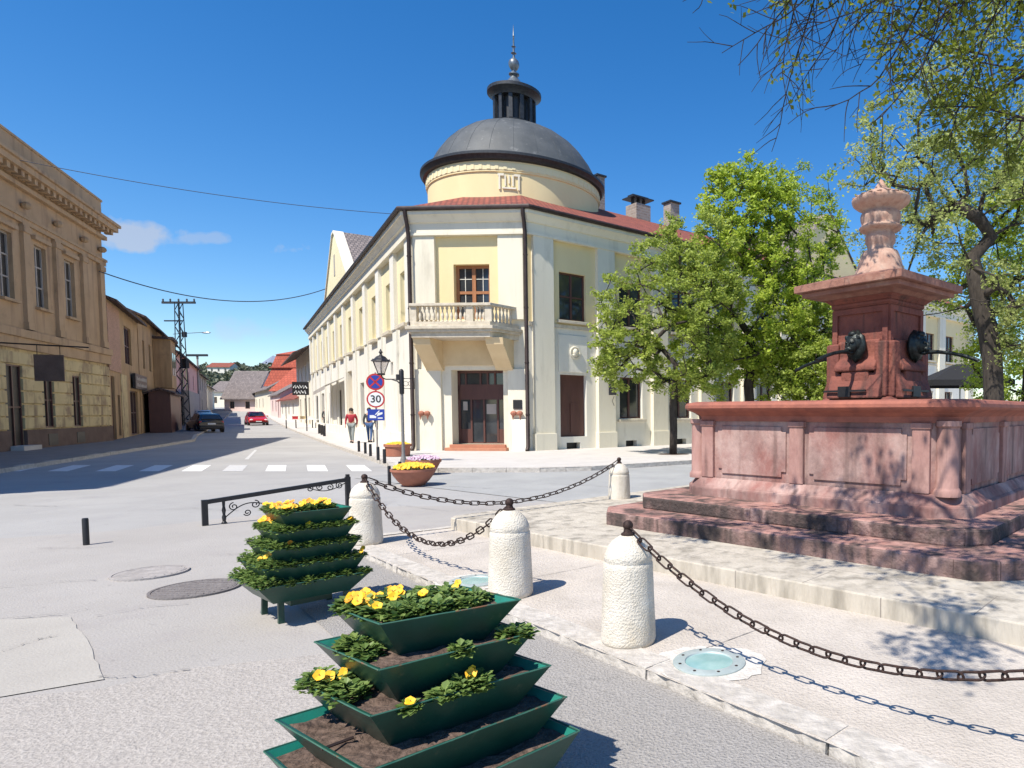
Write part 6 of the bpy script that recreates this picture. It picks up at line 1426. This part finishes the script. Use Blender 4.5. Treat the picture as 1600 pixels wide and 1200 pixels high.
tree('park_tree', 'large tree with a thick forked dark trunk behind the right side of the fountain', 'tree', None, (7.5, 17.2, .1), [(0, 0, 0), (-.03, 0, .7), (0, .03, 1.4), (-.04, .0, 2.1), (-.08, 0, 2.8), (-.22, 0, 3.6), (-.45, 0, 4.5), (-.65, .05, 5.5)],
     ell(120, (-.6, 0, 6.2), (3.2, 2.6, 2.8), 5, .3)+ell(90, (.4, 0, 8.8), (3.0, 2.6, 2.8), 51, .3)+ell(44, (-2.3, -.3, 7.8), (1.6, 1.4, 1.9), 52, .3)+ell(34, (1.4, -.5, 3.6), (1.6, 1.2, 1.2), 53, .3), 30000, .085, m_lf3, 5, rtip=.010, rmax=.25, spread=.5, tone=.55, bare=.12)
tree('park_tree', 'tree with a straight trunk at the right edge behind the large forked one', 'tree', None, (9.5, 19.5, .1), [(0, 0, 0), (0, 0, 2), (.1, 0, 4), (0, 0, 5.5)],
     ell(120, (0, 0, 6.6), (2.8, 2.4, 3.6), 6, .3)+ell(50, (-.2, 0, 3.0), (2.2, 1.5, 1.4), 61, .3), 22000, .105, m_lf2, 6, rtip=.011, rmax=.2, spread=.5, tone=.5)
tree('park_tree', 'slim background tree farther behind the park trees on the right', 'tree', None, (15.0, 27.5, .1), [(0, 0, 0), (0, 0, 2.5), (.1, 0, 5)],
     ell(120, (0, 0, 6.0), (3.4, 2.6, 4.4), 7, .3), 15000, .15, m_lf2, 7, rtip=.014, rmax=.2, spread=.6, tone=.4)
m_lf4 = leafmat('overhead_leaf', (.10, .135, .015), (.30, .36, .04), .52)
rnd = random.Random(77)
TB = (6.6, .6, .1); starts = []; lush = []
for i in range(44):          # where the drooping twigs leave the limbs above the view
    px = 1165+(1620-1165)*(i+rnd.random())/44; Yd = rnd.uniform(6.6, 9.4); starts.append(D(px+60, rnd.uniform(-190, -15), Yd))
for _ in range(36): Yd = rnd.uniform(7.2, 9.6); px = rnd.uniform(1395, 1680); py = rnd.uniform(-60, 230 if px > 1440 else 130); lush.append(D(px, py, Yd))
ovh = []
while len(ovh) < 60:
    x, y = rnd.uniform(-2.4, 1.8), rnd.uniform(-.6, 4.2)
    if y > .55-1.25*x: ovh.append((x, y, rnd.uniform(5.0, 6.3)))
for _ in range(12): ovh.append((rnd.uniform(2, 5), rnd.uniform(.5, 5.5), rnd.uniform(5.4, 6.6)))
for _ in range(8): ovh.append((rnd.uniform(1.3, 2.1), rnd.uniform(5.5, 6.5), rnd.uniform(6.2, 7.0)))  # unseen leaf clumps added above the view to shade the pillar's right face
ot = tree('overhanging_tree', 'dark twigs with sparse new leaves hanging into the top right of the view', 'tree', None, TB, [(0, 0, 0), (0, 0, 1.5), (-.1, .1, 3.0), (-.2, .3, 4.4), (-.3, .6, 5.6), (-.3, 1.2, 6.6)],
     [(x-TB[0], y-TB[1], z-TB[2]) for x, y, z in lush+ovh+starts], 15500, .07, m_lf4, 8, rtip=.0085, rmax=.09, spread=.42, bare=.25, twigs=4, hang=.25, tone=.45)
tw = MB(); lv = []
def squig(p, d, L_, r0, r1, bend, n_=9):
    pts = [Vector(p)]; dd = Vector(d).normalized()
    for k in range(n_): dd = (dd+bend/n_+Vector((rnd.gauss(0, .10), rnd.gauss(0, .10), rnd.gauss(0, .10)))).normalized(); pts.append(pts[-1]+dd*L_/n_)
    tw.tube(pts, [r0+(r1-r0)*k/n_ for k in range(n_+1)], 5, cap=False); return pts
for S in starts:
    S = Vector(S)-Vector(TB); L_ = rnd.uniform(1.1, 2.1); d = Vector((rnd.uniform(-.75, -.15), rnd.uniform(-.3, .3), -1)); pts = squig(S, d, L_, .012, .004, Vector((rnd.uniform(-.9, .5), rnd.uniform(-.4, .4), rnd.uniform(-.1, .5))), 12)
    for k in range(2, 12):
        if rnd.random() < .75:
            md = (pts[k+1]-pts[k-1]).normalized() if k < 12 else d; sg = rnd.choice((-1, 1)); sdv = Vector((md.z, rnd.uniform(-.4, .4), -md.x))*sg
            q = squig(pts[k], md+sdv*rnd.uniform(.6, 1.2), rnd.uniform(.25, .6), .006, .0028, Vector((0, 0, rnd.uniform(-.7, .3))), 5)
            if rnd.random() < .6: squig(q[2], (q[3]-q[1])+sdv.cross(md)*.1+Vector((rnd.gauss(0, .1), 0, rnd.gauss(0, .1))), rnd.uniform(.1, .25), .004, .0022, Vector((0, 0, 0)), 3)
            if (rnd.random() < .22 and k < 8) or S.x+TB[0] > 2.6: lv += [q[3], q[5]]
tw.build('drooping_twigs', m_twig, ot)
mb = MB(); tn = []
for p in lv:
    for _ in range(6):
        q = p+Vector((rnd.gauss(0, .07), rnd.gauss(0, .07), rnd.gauss(-.02, .06))); a = Vector((rnd.gauss(0, 1), rnd.gauss(0, 1), rnd.gauss(-.4, .8))).normalized(); b = a.cross(Vector((rnd.gauss(0, 1), rnd.gauss(0, 1), rnd.gauss(0, 1)))).normalized(); s_ = rnd.uniform(.04, .08)
        mb.add([q, q+a*s_*.5+b*s_*.4, q+a*s_*1.1, q+a*s_*.5-b*s_*.4], [(0, 1, 2, 3)]); tn.append(min(1, max(0, rnd.gauss(.4, .3))))
o = mb.build('drooping_leaves', m_lf4, ot); toned(o, tn)
# hedge-like woods on the hill: one mass
rn = np.random.default_rng(4); N_ = 70000; X = rn.uniform(-330, -100, N_); Y = rn.uniform(215, 345, N_)
hz = np.array([hillz(a, b) for a, b in zip(X, Y)]); keep = ~((np.abs(X+224) < 14) & (Y < 312) & (Y > 285)); X, Y, hz = X[keep], Y[keep], hz[keep]; N_ = len(X)
cl = (np.sin(X*.35)+np.sin(Y*.31+X*.1)+np.sin(X*.13+2)) ; P = np.stack([X, Y, hz+rn.uniform(.2, 3.2, N_)*(1+.35*cl)], 1)
Nn = rn.normal(0, 1, (N_, 3)); Nn /= np.linalg.norm(Nn, axis=1)[:, None]; T = np.cross(Nn, rn.normal(0, 1, (N_, 3))); T /= np.linalg.norm(T, axis=1)[:, None]; Bv = np.cross(Nn, T); s_ = rn.uniform(.4, .95, N_)[:, None]
V = np.stack([P-T*s_, P+Bv*s_, P+T*s_, P-Bv*s_], 1).reshape(-1, 3); me = bpy.data.meshes.new('woods'); me.from_pydata(V.tolist(), [], np.arange(N_*4).reshape(-1, 4).tolist())
m_wood2 = leafmat('hazy_hill_leaf', (.075, .09, .06), (.14, .155, .09), .2); me.materials.append(m_wood2); o = bpy.data.objects.new('woods', me); col.objects.link(o); toned(o, np.clip(.5+.2*cl+rn.uniform(-.3, .3, N_), 0, 1)); tag(o, 'dark green woods covering the hill at the end of the street', 'woods', None, 'stuff')  # distance haze is put into the lightened leaf colours
# grass verge and soil under the street tree
pit = []
for k in range(24): a = k/24*6.283; pit.append((-1.22+.55*math.cos(a)*(1+.1*math.sin(k*2.3)), 23.5+.45*math.sin(a)*(1+.1*math.cos(k*1.7)), .126))
tag(MB().poly(pit).build('tree_pit', m_soil), 'bare soil around the foot of the nearest street tree', kind='structure')
